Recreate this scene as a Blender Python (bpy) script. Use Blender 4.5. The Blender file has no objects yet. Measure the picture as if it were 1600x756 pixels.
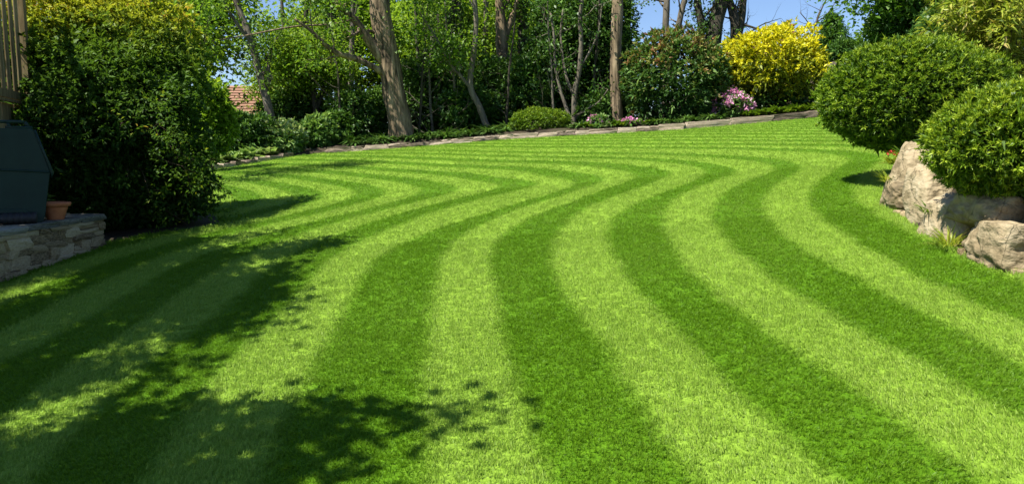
import bpy, bmesh, math, random
import numpy as np
from mathutils import Vector, Matrix, Euler

# ------------------------------------------------------------------ camera, sky, sun, exposure
F, CX, CY, VH = 1165.0, 800.0, 378.0, 250.0
PITCH = math.atan((CY - VH) / F)
CAM = np.array([0.0, 0.0, 1.5])
scene = bpy.context.scene
COL = scene.collection
cam_d = bpy.data.cameras.new('camera')
cam_d.sensor_width = 36.0
cam_d.lens = 36.0 * F / 1600.0
cam_d.clip_start = 0.05
cam_d.clip_end = 2000.0
cam = bpy.data.objects.new('camera', cam_d)
COL.objects.link(cam)
cam.location = CAM
cam.rotation_euler = (math.pi / 2 - PITCH, 0, 0)
scene.camera = cam

SUN_EL = math.radians(57)
SUN_AZ = math.atan2(-0.85, -0.52)          # from the left, a little behind the camera
LDIR = Vector((math.sin(SUN_AZ) * math.cos(SUN_EL), math.cos(SUN_AZ) * math.cos(SUN_EL), math.sin(SUN_EL)))
world = bpy.data.worlds.new('World')
scene.world = world
world.use_nodes = True
wn = world.node_tree
sky = wn.nodes.new('ShaderNodeTexSky')
sky.sky_type = 'NISHITA'
sky.sun_disc = False
sky.sun_elevation = SUN_EL
sky.sun_rotation = SUN_AZ
sky.air_density = 1.0
sky.dust_density = 0.25
sky.ozone_density = 2.5
tint = wn.nodes.new('ShaderNodeMixRGB'); tint.blend_type = 'MULTIPLY'; tint.inputs[0].default_value = 1.0
tint.inputs[2].default_value = (0.93, 0.985, 1.14, 1)      # clear spring blue, the same all over
wn.links.new(sky.outputs[0], tint.inputs[1])
wn.links.new(tint.outputs[0], wn.nodes['Background'].inputs[0])
wn.nodes['Background'].inputs[1].default_value = 0.069
sun_d = bpy.data.lights.new('sun', 'SUN')
sun_d.energy = 5.0
sun_d.angle = math.radians(0.55)
sun_d.color = (1.0, 0.95, 0.86)
sun = bpy.data.objects.new('sun', sun_d)
COL.objects.link(sun)
sun.rotation_euler = LDIR.to_track_quat('Z', 'Y').to_euler()
sun.location = (-20, -5, 30)

vs = scene.view_settings
vs.view_transform = 'Standard'
vs.look = 'None'
vs.exposure = 1.06
vs.gamma = 1.0
vs.use_curve_mapping = False
cy = scene.cycles
cy.max_bounces = 7
cy.diffuse_bounces = 3
cy.glossy_bounces = 2
cy.transmission_bounces = 4
cy.transparent_max_bounces = 6
cy.caustics_reflective = False
cy.caustics_refractive = False
cy.use_denoising = True
cy.sample_clamp_indirect = 6.0

rng = np.random.default_rng(11)
random.seed(5)

# ------------------------------------------------------------------ geometry of the place
def sstep(a, b, x):
    t = np.clip((np.asarray(x, float) - a) / (b - a), 0, 1)
    return t * t * (3 - 2 * t)

def T(x, y):
    """height of the natural ground: a plane rising away and to the right, level farther off"""
    x = np.asarray(x, float); y = np.asarray(y, float)
    yy = np.where(y > 26, 26 + 8 * np.tanh((y - 26) / 14), np.maximum(y, -12))
    xx = 16 * np.tanh(x / 16 * 1.0) * np.where(np.abs(x) < 1e-9, 1, 1)
    xx = np.where(np.abs(x) < 11, x, np.sign(x) * (11 + 7 * np.tanh((np.abs(x) - 11) / 7)))
    z = 0.0875 * yy + 0.073 * xx
    z = z + 1.7 * sstep(27.5, 30.5, y) * sstep(9.0, 11.5, x) * (1 - sstep(60, 90, y))
    z = z + 0.018 * np.sin(x * 0.7 + 1.0) * np.sin(y * 0.55)
    return z

SP, CP = math.sin(PITCH), math.cos(PITCH)
def ray(u, v):
    a = (u - CX) / F; b = (CY - v) / F
    return np.array([a, CP + b * SP, -SP + b * CP])

def at(u, v, y):
    """point on the line of sight of a pixel at distance y into the garden"""
    d = ray(u, v)
    return CAM + d * (y / d[1])

def ground(u, v):
    d = ray(u, v)
    lo, hi = 0.5, 80.0
    for _ in range(60):
        m = (lo + hi) / 2
        p = CAM + d * m
        if p[2] > T(p[0], p[1]): lo = m
        else: hi = m
    return CAM + d * lo

def on(u, y, v=200):
    """ground point under the pixel column u at distance y"""
    p = at(u, v, y)
    return np.array([p[0], y, float(T(p[0], y))])

# outline of the lawn
LAWN = np.array([(-5.12, -4), (-5.12, 6.0), (-5.14, 7.6), (-5.10, 8.8), (-5.05, 9.35), (-4.75, 9.75), (-4.2, 9.9),
                 (-4.0, 10.4), (-4.6, 11.6), (-6.0, 13), (-9.0, 15), (-11.5, 17), (-9.6, 20.0), (-8.4, 21.4), (-7.6, 23.2),
                 (-6.9, 24.5), (-6.2, 25.0), (-3.5, 25.05), (0, 25.0), (3.0, 24.35), (5.2, 23.9), (8, 24.3), (10.6, 24.8),
                 (12.0, 23.5), (10.5, 18), (7.6, 13.5), (5.75, 11.0), (5.0, 9.6), (4.35, 8.6), (4.02, 8.0), (3.72, 7.0), (3.6, 6.0),
                 (3.52, 5.0), (3.5, 3.5), (3.7, -4)], float)

def sd_poly(x, y, poly):
    """signed distance to a polygon, negative inside"""
    x = np.asarray(x, float).ravel(); y = np.asarray(y, float).ravel()
    d = np.full(x.shape, 1e9); inside = np.zeros(x.shape, bool)
    n = len(poly)
    for i in range(n):
        a = poly[i]; b = poly[(i + 1) % n]
        e = b - a
        t = np.clip(((x - a[0]) * e[0] + (y - a[1]) * e[1]) / (e @ e), 0, 1)
        d = np.minimum(d, np.hypot(x - a[0] - t * e[0], y - a[1] - t * e[1]))
        c = ((a[1] > y) != (b[1] > y)) & (x < e[0] * (y - a[1]) / (e[1] if abs(e[1]) > 1e-9 else 1e-9) + a[0])
        inside ^= c
    return np.where(inside, -d, d)

# ------------------------------------------------------------------ helpers: objects and tags
def tag(o, label=None, cat=None, group=None, kind=None):
    if label: o['label'] = label
    if cat: o['category'] = cat
    if group: o['group'] = group
    if kind: o['kind'] = kind
    return o

def thing(name, label, cat, loc=(0, 0, 0), group=None):
    o = bpy.data.objects.new(name, None)
    o.empty_display_size = 0.2
    COL.objects.link(o)
    o.location = loc
    return tag(o, label, cat, group)

def link(name, me, mat=None, parent=None):
    o = bpy.data.objects.new(name, me)
    COL.objects.link(o)
    if mat is not None and len(me.materials) == 0: me.materials.append(mat)
    if parent is not None: o.parent = parent
    return o

def children(o): return [c for c in bpy.data.objects if c.parent == o]

def copy_tree(o, parent=None, kids=None):
    c = o.copy(); COL.objects.link(c)
    if parent is not None: c.parent = parent
    for ch in children(o): copy_tree(ch, c)
    return c

def mesh_np(name, V, Fc, smooth=False, attrs=None):
    """mesh from arrays; faces all with the same number of corners"""
    V = np.ascontiguousarray(V, np.float32); Fc = np.ascontiguousarray(Fc, np.int32)
    me = bpy.data.meshes.new(name)
    n, k = Fc.shape
    me.vertices.add(len(V)); me.vertices.foreach_set('co', V.ravel())
    me.loops.add(n * k); me.loops.foreach_set('vertex_index', Fc.ravel())
    me.polygons.add(n)
    me.polygons.foreach_set('loop_start', np.arange(0, n * k, k, dtype=np.int32))
    me.polygons.foreach_set('loop_total', np.full(n, k, np.int32))
    if smooth: me.polygons.foreach_set('use_smooth', np.ones(n, bool))
    me.update(calc_edges=True)
    for nm, a in (attrs or {}).items():
        at_ = me.attributes.new(nm, 'FLOAT', 'POINT')
        at_.data.foreach_set('value', np.ascontiguousarray(a, np.float32))
    return me

class MB:
    """collects shapes, then builds one mesh"""
    def __init__(s): s.v = []; s.f = []
    def add(s, V, Fs):
        b = len(s.v)
        s.v += [tuple(map(float, p)) for p in V]
        s.f += [tuple(i + b for i in q) for q in Fs]
    def tube(s, pts, rad, seg=8, cap=True, rough=0.0, ph=0.0):
        pts = [np.asarray(p, float) for p in pts]
        n = len(pts); b = len(s.v)
        side = None
        for i, p in enumerate(pts):
            t = pts[min(i + 1, n - 1)] - pts[max(i - 1, 0)]
            t = t / (np.linalg.norm(t) + 1e-9)
            if side is None:
                side = np.cross(t, [0.31, 0.95, 0.05]); 
            side = side - t * (side @ t); side /= np.linalg.norm(side) + 1e-9
            up = np.cross(t, side)
            for k in range(seg):
                a = 2 * math.pi * k / seg
                r = rad[i] * (1 + rough * math.sin(3 * a + ph + i * 0.6) + rough * 0.7 * math.sin(5 * a + 2 * ph - i * 0.9))
                s.v.append(tuple(p + (side * math.cos(a) + up * math.sin(a)) * r))
        for i in range(n - 1):
            for k in range(seg):
                k2 = (k + 1) % seg
                s.f.append((b + i * seg + k, b + i * seg + k2, b + (i + 1) * seg + k2, b + (i + 1) * seg + k))
        if cap:
            s.f.append(tuple(b + k for k in range(seg))[::-1])
            s.f.append(tuple(b + (n - 1) * seg + k for k in range(seg)))
    def box(s, c, size, rot=None, jit=0.0):
        V = []
        for dx in (-.5, .5):
            for dy in (-.5, .5):
                for dz in (-.5, .5):
                    p = Vector((dx * size[0], dy * size[1], dz * size[2]))
                    if jit: p += Vector((random.uniform(-jit, jit), random.uniform(-jit, jit), random.uniform(-jit, jit)))
                    if rot is not None: p = rot @ p
                    V.append((p.x + c[0], p.y + c[1], p.z + c[2]))
        s.add(V, [(0, 1, 3, 2), (4, 6, 7, 5), (0, 4, 5, 1), (2, 3, 7, 6), (0, 2, 6, 4), (1, 5, 7, 3)])
    def lathe(s, prof, seg=24, c=(0, 0, 0)):
        b = len(s.v); n = len(prof)
        for r, z in prof:
            for k in range(seg):
                a = 2 * math.pi * k / seg
                s.v.append((c[0] + r * math.cos(a), c[1] + r * math.sin(a), c[2] + z))
        for i in range(n - 1):
            for k in range(seg):
                k2 = (k + 1) % seg
                s.f.append((b + i * seg + k, b + i * seg + k2, b + (i + 1) * seg + k2, b + (i + 1) * seg + k))
    def build(s, name, mat, parent=None, smooth=False, origin=(0, 0, 0), bevel=0.0):
        me = bpy.data.meshes.new(name)
        o = np.asarray(origin, float)
        me.from_pydata([tuple(np.asarray(p) - o) for p in s.v], [], s.f)
        me.update()
        bm = bmesh.new(); bm.from_mesh(me)
        bmesh.ops.recalc_face_normals(bm, faces=bm.faces)
        if bevel > 0:
            bmesh.ops.bevel(bm, geom=list(bm.edges), offset=bevel, segments=2, affect='EDGES', profile=0.6)
        bm.to_mesh(me); bm.free()
        if smooth: me.polygons.foreach_set('use_smooth', [True] * len(me.polygons))
        return link(name, me, mat, parent)

# smooth random field from a few waves
def waves(seed, n=8, f=1.0):
    r = np.random.default_rng(seed)
    k = r.normal(size=(n, 3)); k /= np.linalg.norm(k, axis=1)[:, None]
    k *= f * r.uniform(0.6, 1.7, (n, 1))
    ph = r.uniform(0, 6.28, n)
    def g(P):
        return np.sin(np.asarray(P) @ k.T + ph).sum(1) / math.sqrt(n)
    return g

# ------------------------------------------------------------------ materials
def new_mat(name):
    m = bpy.data.materials.new(name); m.use_nodes = True
    nt = m.node_tree
    return m, nt, nt.nodes['Principled BSDF'], nt.nodes['Material Output']

def node(nt, typ, **kw):
    n = nt.nodes.new(typ)
    for k, v in kw.items(): setattr(n, k, v)
    return n

def ramp(nt, stops):
    n = nt.nodes.new('ShaderNodeValToRGB')
    el = n.color_ramp.elements
    while len(el) > 1: el.remove(el[-1])
    el[0].position = stops[0][0]; el[0].color = (*stops[0][1], 1)
    for p, c in stops[1:]:
        e = el.new(p); e.color = (*c, 1)
    return n

def leaf_mat(name, stops, rough=0.45, trans=0.32, spec=0.35, attr='tint', atype='GEOMETRY', tgain=(1.25, 1.2, 0.7)):
    m, nt, p, out = new_mat(name)
    a = node(nt, 'ShaderNodeAttribute', attribute_name=attr, attribute_type=atype)
    r = ramp(nt, stops)
    nt.links.new(a.outputs['Fac'], r.inputs[0])
    nt.links.new(r.outputs[0], p.inputs['Base Color'])
    p.inputs['Roughness'].default_value = rough
    p.inputs['Specular IOR Level'].default_value = spec
    tr = node(nt, 'ShaderNodeBsdfTranslucent')
    mul = node(nt, 'ShaderNodeMixRGB', blend_type='MULTIPLY')
    mul.inputs[0].default_value = 1.0
    mul.inputs[2].default_value = (*tgain, 1)
    nt.links.new(r.outputs[0], mul.inputs[1])
    nt.links.new(mul.outputs[0], tr.inputs[0])
    mx = node(nt, 'ShaderNodeMixShader')
    mx.inputs[0].default_value = trans
    nt.links.new(p.outputs[0], mx.inputs[1]); nt.links.new(tr.outputs[0], mx.inputs[2])
    nt.links.new(mx.outputs[0], out.inputs[0])
    return m

def rough_mat(name, stops, scale=4.0, stretch=(1, 1, 1), rough=0.85, bump=0.3, bscale=None, dist=0.02, detail=6.0, obj_random=0.0, spec=0.25):
    m, nt, p, out = new_mat(name)
    tc = node(nt, 'ShaderNodeTexCoord')
    mp = node(nt, 'ShaderNodeMapping'); mp.inputs['Scale'].default_value = stretch
    nt.links.new(tc.outputs['Object'], mp.inputs[0])
    n1 = node(nt, 'ShaderNodeTexNoise'); n1.inputs['Scale'].default_value = scale; n1.inputs['Detail'].default_value = detail
    n1.inputs['Roughness'].default_value = 0.62
    nt.links.new(mp.outputs[0], n1.inputs[0])
    r = ramp(nt, stops)
    src = n1.outputs[0]
    if obj_random:
        oi = node(nt, 'ShaderNodeObjectInfo')
        ma = node(nt, 'ShaderNodeMath', operation='MULTIPLY_ADD')
        ma.inputs[1].default_value = obj_random; 
        sub = node(nt, 'ShaderNodeMath', operation='SUBTRACT'); sub.inputs[1].default_value = 0.5
        nt.links.new(oi.outputs['Random'], sub.inputs[0])
        nt.links.new(sub.outputs[0], ma.inputs[0]); nt.links.new(src, ma.inputs[2])
        src = ma.outputs[0]
    nt.links.new(src, r.inputs[0])
    nt.links.new(r.outputs[0], p.inputs['Base Color'])
    p.inputs['Roughness'].default_value = rough
    p.inputs['Specular IOR Level'].default_value = spec
    n2 = node(nt, 'ShaderNodeTexNoise'); n2.inputs['Scale'].default_value = bscale or scale * 3; n2.inputs['Detail'].default_value = 8
    nt.links.new(mp.outputs[0], n2.inputs[0])
    b = node(nt, 'ShaderNodeBump'); b.inputs['Strength'].default_value = bump; b.inputs['Distance'].default_value = dist
    nt.links.new(n2.outputs[0], b.inputs['Height'])
    nt.links.new(b.outputs[0], p.inputs['Normal'])
    return m

M = {}
M['soil'] = rough_mat('soil', [(0.3, (.020, .015, .009)), (0.55, (.045, .034, .020)), (0.75, (.035, .045, .014))], 1.6, bump=0.6, dist=0.04)
M['bark'] = rough_mat('bark', [(0.36, (.035, .026, .016)), (0.5, (.17, .125, .075)), (0.66, (.33, .25, .155))], 6.0, (1, 1, 0.14), bump=1.0, dist=0.12, bscale=6, detail=10.0)
M['bark_dark'] = rough_mat('bark_dark', [(0.3, (.018, .016, .011)), (0.55, (.055, .048, .032)), (0.75, (.10, .095, .06))], 8.0, (1, 1, 0.2), bump=0.9, dist=0.04)
M['bark_grey'] = rough_mat('bark_grey', [(0.3, (.06, .05, .036)), (0.55, (.15, .13, .095)), (0.75, (.22, .20, .15))], 8.0, (1, 1, 0.25), bump=0.7, dist=0.03)
M['twig'] = rough_mat('twig', [(0.3, (.035, .024, .014)), (0.7, (.10, .075, .045))], 9.0, bump=0.4)
M['edge_stone'] = rough_mat('edge_stone', [(0.22, (.09, .07, .05)), (0.45, (.28, .22, .16)), (0.7, (.42, .34, .25)), (0.9, (.5, .44, .36))], 5.0, (1, 1, 2.2), bump=0.8, dist=0.03, obj_random=0.5)
M['wall_stone'] = rough_mat('wall_stone', [(0.2, (.10, .07, .036)), (0.42, (.32, .235, .125)), (0.62, (.46, .36, .21)), (0.85, (.56, .47, .31))], 7.0, bump=0.7, dist=0.02, obj_random=0.45)
M['mortar'] = rough_mat('mortar', [(0.3, (.03, .026, .02)), (0.7, (.085, .075, .058))], 12.0, bump=0.6)
M['cap_stone'] = rough_mat('cap_stone', [(0.3, (.10, .10, .08)), (0.55, (.26, .25, .20)), (0.75, (.36, .35, .28))], 9.0, bump=0.8, dist=0.015, obj_random=0.25)
M['boulder'] = rough_mat('boulder', [(0.22, (.06, .05, .03)), (0.40, (.20, .155, .085)), (0.56, (.33, .265, .16)), (0.78, (.43, .365, .245))], 5.0, (1, 1, 1.5), bump=1.0, dist=0.035, bscale=11, detail=10.0, obj_random=0.2)
def add_cracks(m, scale=3.2, w=0.014):
    nt = m.node_tree; p = nt.nodes['Principled BSDF']
    tc = node(nt, 'ShaderNodeTexCoord'); nz = node(nt, 'ShaderNodeTexNoise'); nz.inputs['Scale'].default_value = 5.0; nz.inputs['Detail'].default_value = 6
    nt.links.new(tc.outputs['Object'], nz.inputs[0])
    mx = node(nt, 'ShaderNodeMixRGB'); mx.inputs[0].default_value = 0.16
    nt.links.new(tc.outputs['Object'], mx.inputs[1]); nt.links.new(nz.outputs['Color'], mx.inputs[2])
    v = node(nt, 'ShaderNodeTexVoronoi'); v.feature = 'DISTANCE_TO_EDGE'; v.inputs['Scale'].default_value = scale
    nt.links.new(mx.outputs[0], v.inputs['Vector'])
    mr = node(nt, 'ShaderNodeMapRange'); mr.inputs[1].default_value = 0.0; mr.inputs[2].default_value = w
    nt.links.new(v.outputs['Distance'], mr.inputs[0])
    old = p.inputs['Base Color'].links[0].from_socket
    mul = node(nt, 'ShaderNodeMixRGB', blend_type='MULTIPLY'); mul.inputs[0].default_value = 0.3
    nt.links.new(old, mul.inputs[1]); nt.links.new(mr.outputs[0], mul.inputs[2]); nt.links.new(mul.outputs[0], p.inputs['Base Color'])
    b0 = p.inputs['Normal'].links[0].from_node
    b = node(nt, 'ShaderNodeBump'); b.inputs['Strength'].default_value = 0.5; b.inputs['Distance'].default_value = 0.02
    nt.links.new(mr.outputs[0], b.inputs['Height']); nt.links.new(b0.outputs[0], b.inputs['Normal']); nt.links.new(b.outputs[0], p.inputs['Normal'])
add_cracks(M['boulder'])
M['fence_wood'] = rough_mat('fence_wood', [(0.3, (.12, .085, .035)), (0.55, (.26, .195, .09)), (0.75, (.36, .285, .15))], 6.0, (4, 4, 0.35), bump=0.35, dist=0.006, obj_random=0.2)
M['terracotta'] = rough_mat('terracotta', [(0.3, (.36, .11, .045)), (0.6, (.52, .19, .085)), (0.85, (.58, .28, .16))], 9.0, bump=0.15, dist=0.004)
M['bin_plastic'] = rough_mat('bin_plastic', [(0.3, (.005, .022, .017)), (0.7, (.009, .034, .026))], 5.0, rough=0.5, bump=0.12, bscale=60, dist=0.002, spec=0.3)
M['black_rubber'] = rough_mat('black_rubber', [(0.3, (.010, .010, .011)), (0.7, (.022, .022, .024))], 20.0, rough=0.55, bump=0.1, spec=0.4)
M['patio'] = rough_mat('patio', [(0.3, (.12, .11, .09)), (0.7, (.26, .24, .20))], 3.0, bump=0.4)
M['roof_tile'] = rough_mat('roof_tile', [(0.3, (.20, .11, .07)), (0.7, (.32, .18, .115))], 2.0, (1, 1, 4), bump=0.5, obj_random=0.2)
M['render_wall'] = rough_mat('render_wall', [(0.3, (.42, .32, .24)), (0.7, (.55, .44, .34))], 2.0, bump=0.2)
M['brick'] = rough_mat('brick', [(0.3, (.30, .09, .05)), (0.7, (.45, .16, .09))], 8.0, bump=0.3)
M['white_paint'] = rough_mat('white_paint', [(0.3, (.74, .74, .72)), (0.7, (.8, .8, .79))], 2.0, bump=0.05, rough=0.5)
M['timber'] = rough_mat('timber', [(0.3, (.14, .11, .08)), (0.7, (.30, .25, .18))], 4.0, (0.3, 3, 3), bump=0.5)
mg, nt_, pg_, _ = new_mat('window_glass')
pg_.inputs['Base Color'].default_value = (.03, .04, .05, 1); pg_.inputs['Roughness'].default_value = 0.06
M['glass'] = mg

# foliage: leaf colours from dark to young growth
M['leaf_tree'] = leaf_mat('leaf_tree', [(0, (.035, .09, .008)), (0.5, (.10, .21, .016)), (1, (.21, .33, .035))], trans=0.45)
M['leaf_bright'] = leaf_mat('leaf_bright', [(0, (.075, .16, .010)), (0.5, (.17, .30, .02)), (1, (.30, .42, .05))], trans=0.48)
M['leaf_dark'] = leaf_mat('leaf_dark', [(0, (.02, .06, .009)), (0.5, (.058, .135, .02)), (1, (.14, .26, .045))], rough=0.45, trans=0.25, spec=0.3)
M['leaf_ivy'] = leaf_mat('leaf_ivy', [(0, (.018, .055, .008)), (0.5, (.055, .135, .02)), (1, (.13, .24, .04))], rough=0.45, trans=0.3, spec=0.3)
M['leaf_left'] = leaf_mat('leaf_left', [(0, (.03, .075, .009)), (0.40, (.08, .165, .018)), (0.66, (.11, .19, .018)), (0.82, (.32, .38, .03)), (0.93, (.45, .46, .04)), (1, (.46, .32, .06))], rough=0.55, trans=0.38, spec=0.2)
M['leaf_yew'] = leaf_mat('leaf_yew', [(0, (.022, .06, .004)), (0.35, (.085, .175, .008)), (0.7, (.19, .315, .014)), (1, (.32, .43, .03))], rough=0.5, trans=0.3)
M['leaf_yew_pale'] = leaf_mat('leaf_yew_pale', [(0, (.028, .07, .004)), (0.35, (.11, .205, .009)), (0.7, (.23, .35, .016)), (1, (.36, .46, .035))], rough=0.5, trans=0.32)
M['leaf_rhodo'] = leaf_mat('leaf_rhodo', [(0, (.020, .055, .010)), (0.42, (.055, .13, .022)), (0.64, (.13, .22, .045)), (0.78, (.24, .23, .06)), (0.95, (.34, .17, .09))], rough=0.5, trans=0.25, spec=0.25)
M['leaf_yellow'] = leaf_mat('leaf_yellow', [(0, (.07, .11, .01)), (0.28, (.26, .31, .012)), (0.6, (.60, .58, .015)), (1, (.80, .74, .035))], rough=0.55, trans=0.38, tgain=(1.1, 1.05, 0.6))
M['leaf_clip'] = leaf_mat('leaf_clip', [(0, (.04, .09, .008)), (0.5, (.12, .22, .014)), (1, (.24, .34, .03))], trans=0.35)
M['leaf_bamboo'] = leaf_mat('leaf_bamboo', [(0, (.07, .13, .012)), (0.45, (.24, .32, .03)), (0.8, (.42, .46, .07)), (1, (.52, .42, .14))], trans=0.42)
M['leaf_fresh'] = leaf_mat('leaf_fresh', [(0, (.05, .12, .025)), (0.5, (.12, .24, .05)), (1, (.24, .36, .10))], trans=0.35)
M['leaf_hosta'] = leaf_mat('leaf_hosta', [(0, (.10, .22, .05)), (0.5, (.26, .40, .12)), (1, (.55, .62, .34))], trans=0.3)
M['petal_pink'] = leaf_mat('petal_pink', [(0, (.55, .14, .36)), (0.5, (.74, .33, .56)), (1, (.82, .58, .72))], rough=0.6, trans=0.35, tgain=(1.1, .8, 1.0))
M['petal_red'] = leaf_mat('petal_red', [(0, (.38, .02, .02)), (1, (.65, .10, .06))], rough=0.6, trans=0.3, tgain=(1.1, .5, .5))

# ------------------------------------------------------------------ leaves
def unit(a): return a / (np.linalg.norm(a, axis=-1, keepdims=True) + 1e-9)

def leaf_arrays(P, D, N, L, W, fold=0.25, droop=0.15):
    """folded four-point leaves: base P, along D, facing N"""
    P = np.asarray(P, float); D = unit(np.asarray(D, float))
    N = np.asarray(N, float); N = unit(N - D * (N * D).sum(1, keepdims=True))
    S = np.cross(D, N)
    L = np.asarray(L)[:, None]; W = np.asarray(W)[:, None]
    mid = P + D * L * 0.45
    V = np.stack([P, mid + S * W * .5 + N * W * fold, P + D * L - N * L * droop, mid - S * W * .5 + N * W * fold], 1)
    return V.reshape(-1, 3)

def leaf_obj(name, V, tint, mat, parent, origin):
    n = len(V) // 4
    Fc = np.arange(n * 4, dtype=np.int32).reshape(-1, 4)
    me = mesh_np(name, V - np.asarray(origin), Fc, False, {'tint': np.repeat(np.clip(tint, 0, 1), 4)})
    return link(name, me, mat, parent)

def rand_dirs(n, r):
    return unit(r.normal(size=(n, 3)))

def bush_leaves(c, rad, n, L, W, seed, inner=0.55, lump=0.12, lumpf=3.0, up=0.35, spread=0.7, zmin=-1.0, shape=None, tint_top=0.3, tint_noise=0.25, fuzz=0.05, lsig=0.25, tuft=0, flat=None, tint_depth=0.0):
    """leaves filling the outer shell of a lumpy ellipsoid; returns (V, tint, P, outward)"""
    r = np.random.default_rng(seed)
    c = np.asarray(c, float); rad = np.asarray(rad, float)
    if tuft:
        m = max(1, n // tuft)
        d = rand_dirs(int(m * 1.6), r); d = d[d[:, 2] > zmin][:m]
    else:
        d = rand_dirs(int(n * 1.6) + 50, r); d = d[d[:, 2] > zmin][:n]
    g = waves(seed + 1, 9, lumpf)
    g2 = waves(seed + 2, 9, lumpf * 2.7)
    k = 1 + lump * g(d) + lump * 0.5 * g2(d)
    rr = 1 - (1 - inner) * r.random(len(d)) ** 2.2 + r.normal(size=len(d)) * fuzz
    if shape is not None: k = k * shape(d)
    P = c + d * rad * (k * rr)[:, None]
    out = unit(d / rad)
    depth = rr
    if tuft:
        P = np.repeat(P, tuft, 0); out = np.repeat(out, tuft, 0); depth = np.repeat(depth, tuft); d = np.repeat(d, tuft, 0)
        base_t = np.repeat(r.normal(size=m if m <= len(d) // tuft else len(d) // tuft), tuft)[:len(P)]
    else:
        base_t = r.normal(size=len(P)) * 0.5
    n = len(P)
    D = unit(out + np.array([0, 0, up]) + r.normal(size=(n, 3)) * spread)
    N = unit(out * 0.6 + np.array([0, 0, 0.7]) + r.normal(size=(n, 3)) * 0.5)
    Ls = L * np.exp(r.normal(size=n) * lsig); Ws = W * np.exp(r.normal(size=n) * lsig)
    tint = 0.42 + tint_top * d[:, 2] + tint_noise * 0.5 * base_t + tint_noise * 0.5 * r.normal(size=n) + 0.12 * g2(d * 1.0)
    tint = tint + tint_depth * (depth * 1.0 - 1)  # deeper leaves darker: shade of the gaps put into the colour
    V = leaf_arrays(P, D, N, Ls, Ws)
    return V, tint, P, out

def cluster_leaves(C, size, n_each, L, W, seed, flat=0.6, tint0=0.5, tintv=0.22, droop=0.1, down=0.0):
    """leaves in loose clusters round the given points (shoot ends)"""
    r = np.random.default_rng(seed)
    C = np.asarray(C, float)
    m = len(C)
    cnt = n_each
    s = np.asarray(size) * np.ones(m)
    P = np.repeat(C, cnt, 0) + r.normal(size=(m * cnt, 3)) * np.repeat(s, cnt)[:, None] * np.array([1, 1, flat])
    n = len(P)
    out = unit(P - np.repeat(C, cnt, 0))
    D = unit(out * 0.7 + r.normal(size=(n, 3)) * 0.6 + np.array([0, 0, -down]))
    N = unit(np.array([0, 0, 1.0]) + r.normal(size=(n, 3)) * 0.55)
    tint = tint0 + np.repeat(r.normal(size=m) * tintv * 0.7, cnt) + r.normal(size=n) * tintv * 0.6
    V = leaf_arrays(P, D, N, L * np.exp(r.normal(size=n) * 0.22), W * np.exp(r.normal(size=n) * 0.22), droop=droop)
    return V, tint

# ------------------------------------------------------------------ trees
def smooth_poly(pts, k=4):
    """Catmull-Rom through the points"""
    P = [np.asarray(p, float) for p in pts]
    if len(P) < 3: return P
    out = []
    for i in range(len(P) - 1):
        p0 = P[max(i - 1, 0)]; p1 = P[i]; p2 = P[i + 1]; p3 = P[min(i + 2, len(P) - 1)]
        for j in range(k):
            t = j / k
            out.append(0.5 * ((2 * p1) + (-p0 + p2) * t + (2 * p0 - 5 * p1 + 4 * p2 - p3) * t * t + (-p0 + 3 * p1 - 3 * p2 + p3) * t ** 3))
    out.append(P[-1])
    return out

def grow(mb, p, d, length, r0, r, tips, depth, seg=6, wob=0.22, upk=0.08, tipn=1):
    """one branch with side shoots; collects shoot ends"""
    n = max(4, int(length / 0.35)); n = min(n, 9)
    pts = [np.array(p, float)]; dd = np.array(d, float)
    for i in range(n):
        dd = unit(dd + r.normal(size=3) * wob + np.array([0, 0, upk]))
        pts.append(pts[-1] + dd * length / n)
    rad = [r0 * (1 - 0.8 * i / n) for i in range(n + 1)]
    mb.tube(pts, rad, seg if depth > 1 else 4, cap=False)
    if depth <= 0:
        tips += [pts[-1], pts[-2], pts[n // 2]][:2 + tipn]
        return
    for i in range(2, n + 1):
        for _ in range(1 if depth > 1 else 1 + int(r.random() < 0.5)):
            a = unit(unit(pts[i] - pts[i - 1]) + r.normal(size=3) * 0.75 + np.array([0, 0, 0.1]))
            grow(mb, pts[i], a, length * r.uniform(0.32, 0.55), rad[i] * 0.55, r, tips, depth - 1, 5, wob, upk)
    tips.append(pts[-1])

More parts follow.
